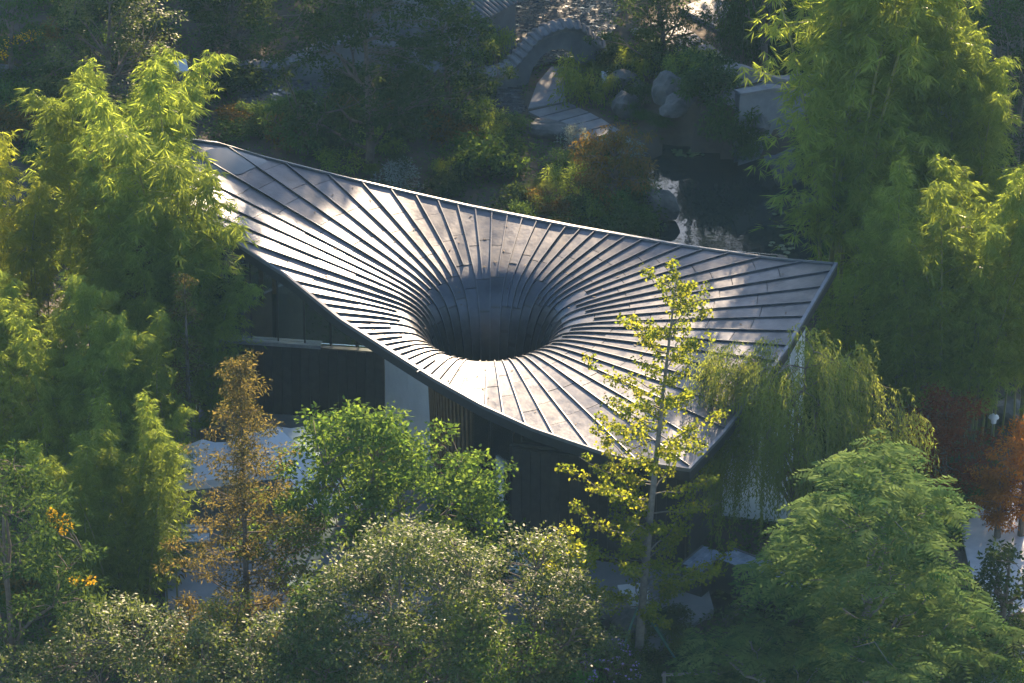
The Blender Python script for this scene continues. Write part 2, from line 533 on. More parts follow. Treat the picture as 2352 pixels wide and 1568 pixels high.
# metal panels between the seams
panels = []
def add_panel(p0, p1, s0, s1):
    """sheet between angles p0, p1 and radial offsets s0 > s1"""
    nb = 3
    ns = 5 if s0 - s1 < 2 else 7
    if s0 <= 3.0:
        ns = 7
    us = np.linspace(0, 1, ns)
    cols = []
    for q in np.linspace(0, 1, nb):
        ph = p0 + (p1 - p0) * q
        rb = float(rim(ph)[0]) - RT - 0.02
        uu = us if s0 > 3.0 or s1 < 0 else 1 - (1 - us) ** 1.5
        cols.append(roof_pt(ph, np.minimum(s0, rb) * (1 - uu) + s1 * uu, 0.014))
    G = np.stack(cols, 1)
    # each sheet sits a little askew
    G = G + np.array([0, 0, 1]) * (rng.normal(0, 0.004) + rng.normal(0, 0.006) * (us - 0.5)[:, None, None])
    ar = np.linalg.norm(G[0, 0] - G[-1, 0]) * np.linalg.norm(G[ns // 2, 0] - G[ns // 2, -1])
    panels.append((ar, G, float(rng.random())))

gp, gs = 0.002, 0.014
for k in range(0, NS, 2):
    s_end = ends[k + 1]
    for h in (0, 1):
        p0, p1 = phis[k + h] + gp, phis[k + h + 1] - gp
        rb = max(float(rim(p0)[0]), float(rim(p1)[0])) - RT
        L = rb - s_end
        n = max(2, int(round(L / 1.75)))
        st = 0.5 if (k // 2 + h) % 2 else 0.0
        js = [rb] + [rb - (i + st * (1 if i < n else 0) + rng.uniform(-.12, .12)) * L / (n + st) for i in range(1, n)] + [s_end]
        js = sorted(set(js), reverse=True)
        for a, b in zip(js[:-1], js[1:]):
            if a - b > 0.15:
                add_panel(p0, p1, a - gs, b + gs)
    p0, p1 = phis[k] + gp * 2, phis[k + 2] - gp * 2
    js = [s_end, s_end * 0.5 + rng.uniform(-.1, .1), rng.uniform(0.0, 0.2), -0.35, -1.1]
    for a, b in zip(js[:-1], js[1:]):
        add_panel(p0, p1, a - gs, b + gs)
panels.sort(key=lambda q: -q[0])
for ar, G, rv in panels[:300]:
    pav('panel', grid_mesh('panel', G, skirt=0.02, rnd=rv), M_ROOF)
vv, ff, rr = [], [], []
for ar, G, rv in panels[300:]:
    a, b = G.shape[:2]
    o = len(vv)
    vv += [tuple(q) for q in G.reshape(-1, 3)]
    fs = [(o + i * b + j, o + i * b + j + 1, o + (i + 1) * b + j + 1, o + (i + 1) * b + j) for i in range(a - 1) for j in range(b - 1)]
    ff += fs
    rr += [rv] * len(fs)
me = mesh('small_panels', vv, ff, smooth=True)
a_ = me.attributes.new('rnd', 'FLOAT', 'FACE')
a_.data.foreach_set('value', rr)
stuff(pav('small_panels', me, M_ROOF))

# rain water standing on the roof by the far corner
pc = at(528, 345, 8.95)
pts = []
for i in range(28):
    a = i / 28 * 2 * math.pi
    x = pc[0] + math.cos(a) * 1.05 * (1 + 0.16 * math.sin(3 * a + 1) + 0.1 * math.sin(5 * a)) + 0.35 * math.sin(a)
    y = pc[1] + math.sin(a) * 1.0 * (1 + 0.2 * math.sin(2 * a + 2))
    f_ = math.atan2(y - AX[1], x - AX[0])
    r_ = min(math.hypot(x - AX[0], y - AX[1]), float(rim(f_)[0]) - 0.12)
    x, y = AX[0] + math.cos(f_) * r_, AX[1] + math.sin(f_) * r_
    pts.append((x, y))
cx, cy = np.mean(pts, axis=0)
v, f = [(cx, cy, roof_height(cx, cy) + 0.04)], []
for q in (0.5, 1.0):
    v += [(cx + (x - cx) * q, cy + (y - cy) * q, roof_height(cx + (x - cx) * q, cy + (y - cy) * q) + (0.042 if q < 1 else 0.026)) for x, y in pts]
n = len(pts)
f = [(0, 1 + i, 1 + (i + 1) % n) for i in range(n)] + [(1 + i, 1 + n + i, 1 + n + (i + 1) % n, 1 + (i + 1) % n) for i in range(n)]
tag(obj('puddle', mesh('puddle', v, f, True), M_PUDDLE), 'puddle of rain water lying on the metal roof beside the bamboo', 'puddle')

# a few dead leaves blown on to the metal
rl = np.random.default_rng(77)
q4 = []
for i in range(150):
    ph = rl.uniform(-math.pi, math.pi)
    rb = float(rim(ph)[0]) - RT
    p = roof_pt(ph, rl.uniform(.6, max(.7, rb - .3)), .03)
    a = rl.uniform(0, 6.28)
    d = np.array([math.cos(a), math.sin(a), 0]) * rl.uniform(.05, .1)
    e = np.array([-math.sin(a), math.cos(a), .1]) * .03
    q4.append([p - d, p + e, p + d, p - e])
stuff(obj('fallen_leaves', quads_mesh('fallen_leaves', np.array(q4), rl.random(150)), surf_mat('dead_leaf', (0.04, 0.025, 0.015), (0.1, 0.06, 0.03), 20, 0.8)))

# ------------------------------------------------------------------ ground with the pond basin
def inpoly(x, y, poly):
    x, y = np.asarray(x), np.asarray(y)
    r = np.zeros(x.shape, bool)
    n = len(poly)
    for i in range(n):
        x0, y0 = poly[i][:2]
        x1, y1 = poly[(i + 1) % n][:2]
        c = ((y0 > y) != (y1 > y)) & (x < (x1 - x0) * (y - y0) / (y1 - y0 + 1e-12) + x0)
        r ^= c
    return r
_ms0, _ms1 = at(1545, 135, .5)[:2], at(1700, 322, 0)[:2] + np.array([-.3, .6])
def ground_z(x, y):
    """earth bank that carries the slab path up to the bridge"""
    x, y = np.asarray(x, float), np.asarray(y, float)
    d = _ms1 - _ms0
    t = np.clip(((x - _ms0[0]) * d[0] + (y - _ms0[1]) * d[1]) / (d @ d), 0, 1)
    dd = np.hypot(x - _ms0[0] - d[0] * t, y - _ms0[1] - d[1] * t)
    return (0.15 + 1.85 * t) * np.exp(-(np.maximum(dd - 1.0, 0) / 1.5) ** 2)
def gp_(pts, z=0.0):
    return [at(px, py, z)[:2] for px, py in pts]

POND = gp_([(1535, 318), (1600, 330), (1700, 352), (1780, 345), (1850, 322), (1900, 340), (1890, 470), (1870, 640), (1760, 700), (1560, 690), (1500, 600), (1497, 520), (1512, 450), (1478, 390)])
POOL = gp_([(1622, 1312), (1648, 1280), (1850, 1352), (1800, 1425), (1630, 1395)])
xs = np.concatenate([np.linspace(-420, -36, 10)[:-1], np.arange(-36, 36.01, 0.6), np.linspace(36, 420, 10)[1:]])
ys = np.concatenate([np.linspace(-420, -42, 10)[:-1], np.arange(-42, 48.01, 0.6), np.linspace(48, 700, 12)[1:]])
X, Y = np.meshgrid(xs, ys, indexing='ij')
Z = 0.06 * np.sin(X * 0.7 + 1) * np.cos(Y * 0.6) + 0.03 * np.sin(X * 2.1 + Y * 1.7) - 0.09
Z = Z + ground_z(X, Y)
Z = np.where(inpoly(X, Y, POND) | inpoly(X, Y, POOL), -0.9, Z)
a, b = X.shape
gv = np.stack([X, Y, Z], -1).reshape(-1, 3)
gf = [(i * b + j, (i + 1) * b + j, (i + 1) * b + j + 1, i * b + j + 1) for i in range(a - 1) for j in range(b - 1)]
struct(obj('ground', mesh('ground', gv, gf, True), M_SOIL))

def sheet(name, poly, z, mat, thick=0.0):
    n = len(poly)
    if thick:
        mb = MB().prism(poly, z - thick, z)
        return mb.build(name, mat)
    return obj(name, mesh(name, [(p[0], p[1], z) for p in poly], [tuple(range(n))]), mat)
def grow(poly, d):
    p = np.array(poly)
    c = p.mean(0)
    v = p - c
    return p + v / np.linalg.norm(v, axis=1)[:, None] * d
struct(sheet('pond_water', grow(POND, 0.7), -0.22, M_WATER))
struct(sheet('pool_water', grow(POOL, 0.25), -0.22, M_WATER))
TERR = gp_([(380, 905), (900, 975), (1190, 1262), (1450, 1300), (1620, 1330), (1640, 1400), (1500, 1500), (1100, 1560), (640, 1560), (380, 1420)])
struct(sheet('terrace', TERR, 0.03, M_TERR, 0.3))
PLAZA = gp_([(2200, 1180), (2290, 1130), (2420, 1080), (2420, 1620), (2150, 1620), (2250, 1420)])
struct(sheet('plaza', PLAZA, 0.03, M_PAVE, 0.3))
pl2 = sheet('side_walk', gp_([(2080, 1480), (2160, 1470), (2180, 1640), (2060, 1640)]), 0.034, M_PAVE, 0.3)
struct(pl2)
pl3 = sheet('back_walk', gp_([(1990, -40), (2100, 20), (2260, 330), (2352, 420), (2352, 500), (2200, 420), (2030, 130), (1900, -40)]), 0.034, M_STONE, 0.3)
struct(pl3)

def slab(quad, z0, z1, mat, parent, name='slab'):
    return MB().prism(quad, z0, z1).build(name, mat, parent)

# stone slab path towards the bridge
rs = np.random.default_rng(3)
pv_, pf_, pq = [], [], []
for k in range(-2, 7):
    l0 = np.array([1500.0, 105.0]) + k * np.array([30.0, 17.0])
    r0 = np.array([1594.0, 76.0]) + k * np.array([27.0, 18.5])
    zk = 2.0 * min(max((k + 1) / 6.5, 0), 1) + .06
    pq.append((l0, r0, zk))
    pv_ += [at(l0[0], l0[1], zk), at(r0[0], r0[1], zk)]
n_ = len(pq)
p1 = struct(obj('stone_path', mesh('stone_path', pv_, [(2 * i_, 2 * i_ + 1, 2 * i_ + 3, 2 * i_ + 2) for i_ in range(n_ - 1)]), M_SOIL))
for k in range(n_ - 1):
    (l0, r0, za), (l1, r1, zb_) = pq[k], pq[k + 1]
    f0, f1 = .04, .86
    q = [l0 + (l1 - l0) * f0, r0 + (r1 - r0) * f0, r0 + (r1 - r0) * f1, l0 + (l1 - l0) * f1]
    zq = [za + (zb_ - za) * f0, za + (zb_ - za) * f0, za + (zb_ - za) * f1, za + (zb_ - za) * f1]
    q = [p + rs.normal(0, 1.3, 2) for p in q]
    v = [at(p[0], p[1], z_ - .1) for p, z_ in zip(q, zq)] + [at(p[0], p[1], z_ + .09) for p, z_ in zip(q, zq)]
    obj('slab', mesh('slab', v, [(0, 3, 2, 1), (4, 5, 6, 7), (0, 1, 5, 4), (1, 2, 6, 5), (2, 3, 7, 6), (3, 0, 4, 7)]), M_STONE, p1)
up_ = struct(sheet('upper_walk', gp_([(1560, 20), (1640, -10), (1680, 10), (1660, 70), (1600, 40)]), 0.06, M_STONE, 0.2))
# lower path through the arched gate
p2 = struct(sheet('gate_path', gp_([(1205, 262), (1228, 190), (1262, 150), (1304, 150), (1300, 215), (1440, 300), (1345, 330)]), 0.0, M_SOIL, 0.3))
slab(gp_([(1213, 252), (1233, 195), (1266, 156), (1300, 156), (1296, 212), (1300, 236)]), 0.004, 0.07, M_STONE, p2)
for k in range(5):
    l0 = np.array([1216.0, 262.0]) + k * np.array([25.0, 13.0])
    r0 = np.array([1305.0, 238.0]) + k * np.array([25.0, 13.5])
    q = [l0, r0, r0 + np.array([22.5, 12]), l0 + np.array([22.5, 12])]
    q = [p + rs.normal(0, 1.2, 2) for p in q]
    slab(gp_(q), 0.004, 0.09 + rs.uniform(0, .04), M_STONE, p2)

# glazed setts either side of the wavy wall
LANES = [gp_([(548, 182), (770, 190), (775, 262), (556, 268)]), gp_([(1100, 216), (1196, 198), (1206, 262), (1100, 272)]),
         gp_([(850, 165), (1000, 182), (1100, 186), (1180, 166), (1390, 112), (1420, 40), (1420, -60), (1050, -60)])]
lane = struct(sheet('sett_lane', LANES[2], 0.0, M_SOIL, 0.3))
lane_b = struct(sheet('sett_court', LANES[0], 0.0, M_SOIL, 0.3))
lane_c = struct(sheet('sett_step', LANES[1], 0.0, M_SOIL, 0.3))
sett_me = MB().box(-.115, .115, -.075, .075, 0, .07).v
sett_mesh = mesh('sett', MB().box(-.115, .115, -.075, .075, -.05, .02).v, MB().box(-.115, .115, -.075, .075, -.05, .02).f)
sett_mesh.materials.append(M_BRICK)
cand = []
for par, poly, ang in ((lane_b, LANES[0], 0.1), (lane_c, LANES[1], -0.1), (lane, LANES[2], 0.35)):
    c = np.mean(poly, axis=0)
    i_, j_ = np.meshgrid(np.arange(-50, 51), np.arange(-70, 71), indexing='ij')
    gx = (i_ + 0.5 * (j_ % 2)) * 0.25
    gy = j_ * 0.175
    wx, wy = c[0] + gx * math.cos(ang) - gy * math.sin(ang), c[1] + gx * math.sin(ang) + gy * math.cos(ang)
    ok = inpoly(wx, wy, poly)
    for x, y in zip(wx[ok], wy[ok]):
        cand.append((par, x, y, ang))
rs.shuffle(cand)
sun_pref = lambda c: (c[0] is not lane, c[0] is lane_c)
first = [c for c in cand if c[0] is not lane][:200]
first += [c for c in cand if c[0] is lane][:100]
ids = set(map(id, first))
mbs = {}
for c in cand:
    tilt = rs.normal(0, 0.06, 2)
    if id(c) in ids:
        obj('sett', sett_mesh, None, c[0], (c[1], c[2], 0.04 + rs.uniform(0, .015)), (tilt[0], tilt[1], c[3]))
    else:
        mb = mbs.setdefault(c[0].name, (c[0], MB()))[1]
        M = Matrix.Translation((c[1], c[2], 0.04 + rs.uniform(0, .015))) @ Matrix.Rotation(c[3], 4, 'Z') @ Matrix.Rotation(tilt[0], 4, 'X') @ Matrix.Rotation(tilt[1], 4, 'Y')
        mb.add([M @ v.co for v in sett_mesh.vertices], [tuple(p.vertices) for p in sett_mesh.polygons])
for nm, (par, mb) in mbs.items():
    stuff(mb.build('setts', M_BRICK, par))

# ------------------------------------------------------------------ pavilion: floor, facades and interior
def rel(p):
    return (p[0] - AX[0], p[1] - AX[1])
A0, A1, B0, B1, C0, C1 = [at(*p)[:2] for p in ((462, 938), (886, 966), (1178, 1248), (1575, 1300), (1650, 1183), (1805, 1200))]
R1 = at(1835, 1040)[:2]
BK = [at(*p)[:2] for p in ((1780, 985), (1321, 905), (1000, 855), (700, 835), (440, 850))]
foot = [A0, A1, B0, B1, C0, C1, R1] + BK
MB().prism([rel(p) for p in foot], -0.2, 0.06).build('floor_slab', M_PALE, pavilion)
def under(p):
    return roof_height(p[0], p[1]) - 0.44
def seg_pts(a, b, n):
    return [a + (b - a) * i / n for i in range(n + 1)]
def glaze(a, b, n, z0=0.06, post=M_FASCIA):
    pts = seg_pts(a, b, n)
    for i in range(n):
        q0, q1 = pts[i], pts[i + 1]
        MB().wallseg(rel(q0 + (q1 - q0) * .012), rel(q1 - (q1 - q0) * .012), z0, under(q0), 0.03, under(q1)).build('pane', M_GLASS, pavilion)
    for q in pts:
        x, y = rel(q)
        MB().box(x - .03, x + .03, y - .05, y + .05, z0, under(q)).build('mullion', post, pavilion)
LOWZ = 2.95
# long front: dark lower wall with clear panes over it
MB().wallseg(rel(A0), rel(A1), 0.06, LOWZ, 0.22).build('lower_wall', M_DARK, pavilion)
sill_end = A0 + (A1 - A0) * 0.66
MB().wallseg(rel(A0), rel(sill_end), LOWZ, LOWZ + 0.14, 0.42).build('sill', M_POST, pavilion)
glaze(A0, A1, 7, LOWZ + 0.14)
# white curved wall, dark post, then glass in front of the timber drum
W0, W1 = A1 + (B0 - A1) * 0.02, A1 + (B0 - A1) * 0.40
for i in range(2):
    q0, q1 = W0 + (W1 - W0) * i / 2, W0 + (W1 - W0) * (i + 1) / 2
    MB().wallseg(rel(q0 + (q1 - q0) * .01), rel(q1 - (q1 - q0) * .01), 0.06, under(q0), 0.25, under(q1)).build('wall_panel', M_WHITE, pavilion)
q_ = A1 + (B0 - A1) * 0.435
x, y = rel(q_)
MB().box(x - .14, x + .14, y - .14, y + .14, 0.06, under(q_) - .1).build('post', M_FASCIA, pavilion)
glaze(A1 + (B0 - A1) * 0.46, B0, 3)
# dark timber clad box
MB().wallseg(rel(B0), rel(B1), 0.06, 4.0, 0.25).build('clad_wall', M_DARK, pavilion)
MB().wallseg(rel(B0), rel(B0 + np.array([1.2, 6.0])), 0.06, 4.0, 0.25).build('clad_wall', M_DARK, pavilion)
MB().prism([rel(p) for p in (B0, B1, B1 + np.array([0.4, 6.0]), B0 + np.array([1.2, 6.0]))], 3.98, 4.1).build('clad_roof', M_DARK, pavilion)
def boards(a, b, z0, z1, step=.34, off=.14):
    n_ = max(2, int(np.linalg.norm(b - a) / step))
    d_ = (b - a) / np.linalg.norm(b - a)
    o_ = np.array([d_[1], -d_[0]]) * off
    for k in range(n_):
        q0, q1 = a + (b - a) * (k + .03) / n_ + o_, a + (b - a) * (k + .97) / n_ + o_
        MB().wallseg(rel(q0), rel(q1), z0, z1, .03 + .012 * (k * 7 % 3)).build('board', M_CLAD, pavilion)
M_CLAD = surf_mat('charred_board', (0.014, 0.014, 0.015), (0.032, 0.03, 0.028), 3, 0.55, objvar=0.3)
boards(B0, B1, 0.07, 3.97)
boards(A0, A1, 0.07, LOWZ - .02)
glaze(B0 + np.array([0.3, 0.15]), B1, 6, 4.1)
MB().wallseg(rel(B1), rel(C0), 0.06, under(B1), 0.2, under(C0)).build('clad_wall', M_DARK, pavilion)
MB().wallseg(rel(C0), rel(C1), 0.06, under(C0), 0.2, under(C1)).build('white_wall', M_WHITE, pavilion)
MB().wallseg(rel(C1 + np.array([0.1, 0.1])), rel(R1), 0.06, under(C1), 0.2, under(R1)).build('white_wall', M_WHITE, pavilion)
x, y = rel(C0)
MB().box(x - .12, x + .12, y - .2, y + .05, 0.06, under(C0)).build('post', M_FASCIA, pavilion)
# rear facade
glaze(BK[0], BK[1], 6)
glaze(BK[1], BK[2], 5)
glaze(BK[2], BK[3], 5)
glaze(BK[3], BK[4], 4)
MB().wallseg(rel(R1), rel(BK[0]), 0.06, under(R1), 0.2, under(BK[0])).build('clad_wall', M_DARK, pavilion)
# timber slat drum round the funnel
drum_z = 0.9
sl_r = np.array([2.1, 2.1, 2.2, 2.35, 2.6, 3.0])
sl_z = np.array([drum_z] + [min(2.0, 9)] + [0] * 4, float)
for i_ in range(2, 6):
    sl_z[i_] = float(roof_z(-1.57, sl_r[i_])) - 0.7
sl_z[1] = min(sl_z[2] - .5, 2.2)
MB().tube([(0, 0, z_) for z_ in sl_z], sl_r - .06, 40, cap=False).build('drum_lining', M_DARK, pavilion)
sv, sf = [], []
for r_, z_ in zip(sl_r, sl_z):
    sv += [(r_ - .05, -.04, z_), (r_ + .05, -.04, z_), (r_ + .05, .04, z_), (r_ - .05, .04, z_)]
for k in range(5):
    sf += [(k * 4 + j_, k * 4 + (j_ + 1) % 4, k * 4 + 4 + (j_ + 1) % 4, k * 4 + 4 + j_) for j_ in range(4)]
sf.append((3, 2, 1, 0))
slat_me = mesh('slat', sv, sf)
slat_me.materials.append(M_WOOD)
for i in range(84):
    obj('slat', slat_me, None, pavilion, None, (0, 0, i / 84 * 2 * math.pi))
# interior furniture and frames seen through the glass
x, y = rel(at(1148, 1236)[:2])
MB().box(x - .14, x + .14, y - .1, y + .1, 0.06, 2.95).box(x - .14, x + .9, y + .1, y + .9, 2.7, 2.95).build('portal', M_WHITE, pavilion)
for px, py, zz, w in ((503, 905, 8.2, .2), (488, 900, 8.0, .1)):
    p = at(px, py)[:2]
    x, y = rel(p)
    MB().box(x - w, x + w, y - w, y + w, 0.06, under(p)).build('post', M_FASCIA if w > .15 else M_PALE, pavilion)
p = at(605, 850)[:2]
x, y = rel(p)
for k in range(2):
    MB().box(x + k * .5 - .09, x + k * .5 + .09, y - .1, y + .1, 2.9 + .4 * k, 6.4).build('hanging_panel', M_WOOD, pavilion)
q = rel(at(560, 870)[:2])
MB().wallseg(q, (q[0] + 2.2, q[1] + 2.4), 0.06, 3.2, 0.15).build('partition', M_PALE, pavilion)

# ------------------------------------------------------------------ wavy garden wall with tiled coping and arched gate
base_l = [(535, 182), (600, 178), (670, 176), (745, 177), (820, 181), (910, 190), (1000, 203), (1065, 208), (1120, 206), (1175, 195), (1205, 187), (1260, 173), (1330, 158), (1368, 150), (1385, 147)]
cap_l = [(535, 150), (583, 147), (640, 143), (690, 127), (745, 96), (817, 74), (880, 82), (940, 118), (1000, 152), (1065, 166), (1120, 164), (1171, 147), (1205, 100), (1234, 67), (1270, 50), (1304, 44), (1330, 52), (1351, 73), (1366, 92), (1385, 104)]
bx = np.array([p[0] for p in base_l]); by = np.array([p[1] for p in base_l])
cxx = np.array([p[0] for p in cap_l]); cyy = np.array([p[1] for p in cap_l])
sx = np.linspace(535, 1385, 150)
bpy_, cpy_ = np.interp(sx, bx, by), np.interp(sx, cxx, cyy)
k_ = np.ones(7) / 7
cpy_ = np.convolve(np.pad(cpy_, 3, 'edge'), k_, 'valid')
gb = np.array([at(px, py)[:2] for px, py in zip(sx, bpy_)])
gh = (bpy_ - cpy_) / 53.0
arch = np.where((sx > 1212) & (sx < 1326), np.sqrt(np.clip(1 - ((sx - 1269) / 57.0) ** 2, 0, 1)) * 1.25, -0.1)
gw = thing('cloud_wall', 'wavy grey garden wall with tiled coping that arches over the slab path', 'wall', (gb[75][0], gb[75][1], 0))
go = gb[75]
gb = gb - go
tn = np.gradient(gb, axis=0)
tn /= np.linalg.norm(tn, axis=1)[:, None]
nn = np.stack([-tn[:, 1], tn[:, 0]], -1)
def ribbon(offs):
    """offs: list of (sideways offset, height array)"""
    return np.stack([np.concatenate([gb + nn * o, np.broadcast_to(np.asarray(h, float), sx.shape)[:, None]], 1) for o, h in offs], 0)
lo = np.maximum(arch, -0.1)
obj('wall_body', grid_mesh('wall_body', ribbon([(-.17, lo), (-.17, gh), (.17, gh), (.17, lo), (-.17, lo)]), False), M_WALLG, gw)
obj('coping', grid_mesh('coping', ribbon([(-.40, gh - .14), (-.42, gh - .04), (-.08, gh + .16), (.08, gh + .16), (.42, gh - .04), (.40, gh - .14), (-.40, gh - .14)]), False), M_TILE, gw)
obj('wall_band', grid_mesh('wall_band', ribbon([(-.20, gh - .34), (-.20, gh - .26), (.20, gh - .26), (.20, gh - .34), (-.20, gh - .34)]), False), M_TILE, gw)
tile_prof = [(math.cos(a) * .1, math.sin(a) * .1) for a in np.linspace(0, math.pi, 6)]
acc = 0.0
for i in range(1, len(sx) - 1):
    acc += float(np.linalg.norm(np.append(gb[i] - gb[i - 1], gh[i] - gh[i - 1])))
    if acc < 0.27:
        continue
    acc = 0.0
    T = np.array([tn[i][0], tn[i][1], (gh[i + 1] - gh[i - 1]) / max(np.linalg.norm(gb[i + 1] - gb[i - 1]), 1e-6)])
    T /= np.linalg.norm(T)
    N = np.array([nn[i][0], nn[i][1], 0])
    U = np.cross(T, N)
    c = np.array([gb[i][0], gb[i][1], gh[i]])
    v, f = [], []
    for off, dz in ((-.45, -.05), (-.05, .16), (.05, .16), (.45, -.05)):
        for a, h in tile_prof:
            v.append(c + N * off + T * a + U * (dz + h) )
    m_ = len(tile_prof)
    for r_ in range(3):
        f += [(r_ * m_ + j, r_ * m_ + j + 1, (r_ + 1) * m_ + j + 1, (r_ + 1) * m_ + j) for j in range(m_ - 1)]
    f += [tuple(range(m_ - 1, -1, -1)), tuple(range(3 * m_, 4 * m_))]
    obj('coping_tile', mesh('coping_tile', v, f), M_TILE, gw)

# tiled roof beyond the lane
hr = thing('tiled_house', 'dark tiled roof slope of a low house beyond the wavy wall', 'house', (0, 0, 0))
e0_, e1_ = at(1060, 62, 2.6), at(1215, -18, 2.6)
hr.location = (e0_[0], e0_[1], 0)
ed = (e1_ - e0_)
el = float(np.linalg.norm(ed)); ed = ed / el
bk = np.array([-ed[1], ed[0], 0.0])
rise = bk * 3.4 + np.array([0, 0, 1.5])
v0 = np.array([0, 0, 2.6])
MB().add([v0, v0 + ed * el, v0 + ed * el + rise, v0 + rise, v0 - [0, 0, .12], v0 + ed * el - [0, 0, .12], v0 + ed * el + rise - [0, 0, .12], v0 + rise - [0, 0, .12]],
         [(0, 1, 2, 3), (4, 7, 6, 5), (0, 4, 5, 1), (1, 5, 6, 2), (2, 6, 7, 3), (3, 7, 4, 0)]).build('roof_slab', M_TILE, hr)
MB().prism([(bk * .5 + ed * .3)[:2], (bk * .5 + ed * (el - .3))[:2], (bk * 6 + ed * (el - .3))[:2], (bk * 6 + ed * .3)[:2]], -0.1, 2.7).build('wall', M_WALLG, hr)
un = np.cross(ed, rise); un /= np.linalg.norm(un)
for i in range(int(el / .24)):
    c = v0 + ed * (.12 + i * .24)
    v = []
    for q in (-0.06, 1.0):
        for a in np.linspace(0, math.pi, 5):
            v.append(c + rise * q + ed * math.cos(a) * .085 + un * (math.sin(a) * .085 + .01))
    f = [(j, j + 1, 5 + j + 1, 5 + j) for j in range(4)] + [(4, 3, 2, 1, 0), (5, 6, 7, 8, 9)]
    obj('roof_tile', mesh('roof_tile', v, f), M_TILE, hr)

# ------------------------------------------------------------------ stone bridge at the pond
br = thing('stone_bridge', 'small grey stone arch bridge with curved parapets crossing the pond', 'bridge', tuple(at(1800, 332)))
bo = at(1800, 332)
bxs = np.linspace(1690, 2010, 70)
bbase = np.interp(bxs, [1690, 1900, 2010], [366, 300, 268])
btop = np.interp(bxs, [1690, 1735, 1774, 1800, 1828, 1870, 1930, 2010], [209, 201, 194, 198, 213, 226, 222, 200])
btop = np.convolve(np.pad(btop, 4, 'edge'), np.ones(9) / 9, 'valid')
bg_ = np.array([at(a_, b_)[:2] for a_, b_ in zip(bxs, bbase)]) - bo[:2]
bh = (bbase - btop) / 53.0
ac = 1812.0
barch = np.where(abs(bxs - ac) < 31, np.sqrt(np.clip(1 - ((bxs - ac) / 31.0) ** 2, 0, 1)) * .62 + .12, -0.9)
bt = np.gradient(bg_, axis=0); bt /= np.linalg.norm(bt, axis=1)[:, None]
bn = np.stack([-bt[:, 1], bt[:, 0]], -1)
def brib(offs):
    return np.stack([np.concatenate([bg_ + bn * o, np.broadcast_to(np.asarray(h, float), bxs.shape)[:, None]], 1) for o, h in offs], 0)
M_BRST = surf_mat('bridge_stone', (0.1, 0.108, 0.12), (0.19, 0.195, 0.2), 1.1, 0.8, bump=0.2, bscale=9)
obj('parapet_wall', grid_mesh('parapet_wall', brib([(-.15, barch), (-.15, bh), (.15, bh), (.15, barch), (-.15, barch)]), False), M_BRST, br)
obj('parapet_cap', grid_mesh('parapet_cap', brib([(-.24, bh - .02), (-.24, bh + .1), (.24, bh + .1), (.24, bh - .02), (-.24, bh - .02)]), False), M_STONE, br)
rear = 2.4
obj('parapet_wall', grid_mesh('parapet_wall', brib([(rear - .15, barch), (rear - .15, bh), (rear + .15, bh), (rear + .15, barch), (rear - .15, barch)]), False), M_BRST, br)
obj('parapet_cap', grid_mesh('parapet_cap', brib([(rear - .24, bh - .02), (rear - .24, bh + .1), (rear + .24, bh + .1), (rear + .24, bh - .02), (rear - .24, bh - .02)]), False), M_STONE, br)
obj('deck', grid_mesh('deck', brib([(.15, barch), (.15, bh - .75), (rear - .15, bh - .75), (rear - .15, barch), (.15, barch)]), False), M_STONE, br)
for i in range(9):
    a0_, a1_ = math.pi * i / 9 + .02, math.pi * (i + 1) / 9 - .02
    v = []
    for a in (a0_, a1_):
        for r_ in (1.0, 1.42):
            px = ac - math.cos(a) * 31 * r_
            py = np.interp(px, bxs, bbase)
            g = at(px, py)[:2] - bo[:2]
            z = math.sin(a) * .62 * r_ + .12
            nrm = bn[int(np.argmin(abs(bxs - px)))]
            for o in (-.22, -.1):
                v.append((g[0] + nrm[0] * o, g[1] + nrm[1] * o, z))
    obj('arch_stone', mesh('arch_stone', v, [(0, 2, 6, 4), (1, 5, 7, 3), (0, 1, 3, 2), (4, 6, 7, 5), (2, 3, 7, 6), (0, 4, 5, 1)]), M_STONE, br)
MB().prism([tuple(at(px, py)[:2] - bo[:2]) for px, py in ((1755, 352), (1845, 326), (1848, 338), (1757, 364))], -.5, -.08).build('footing', M_BRST, br)

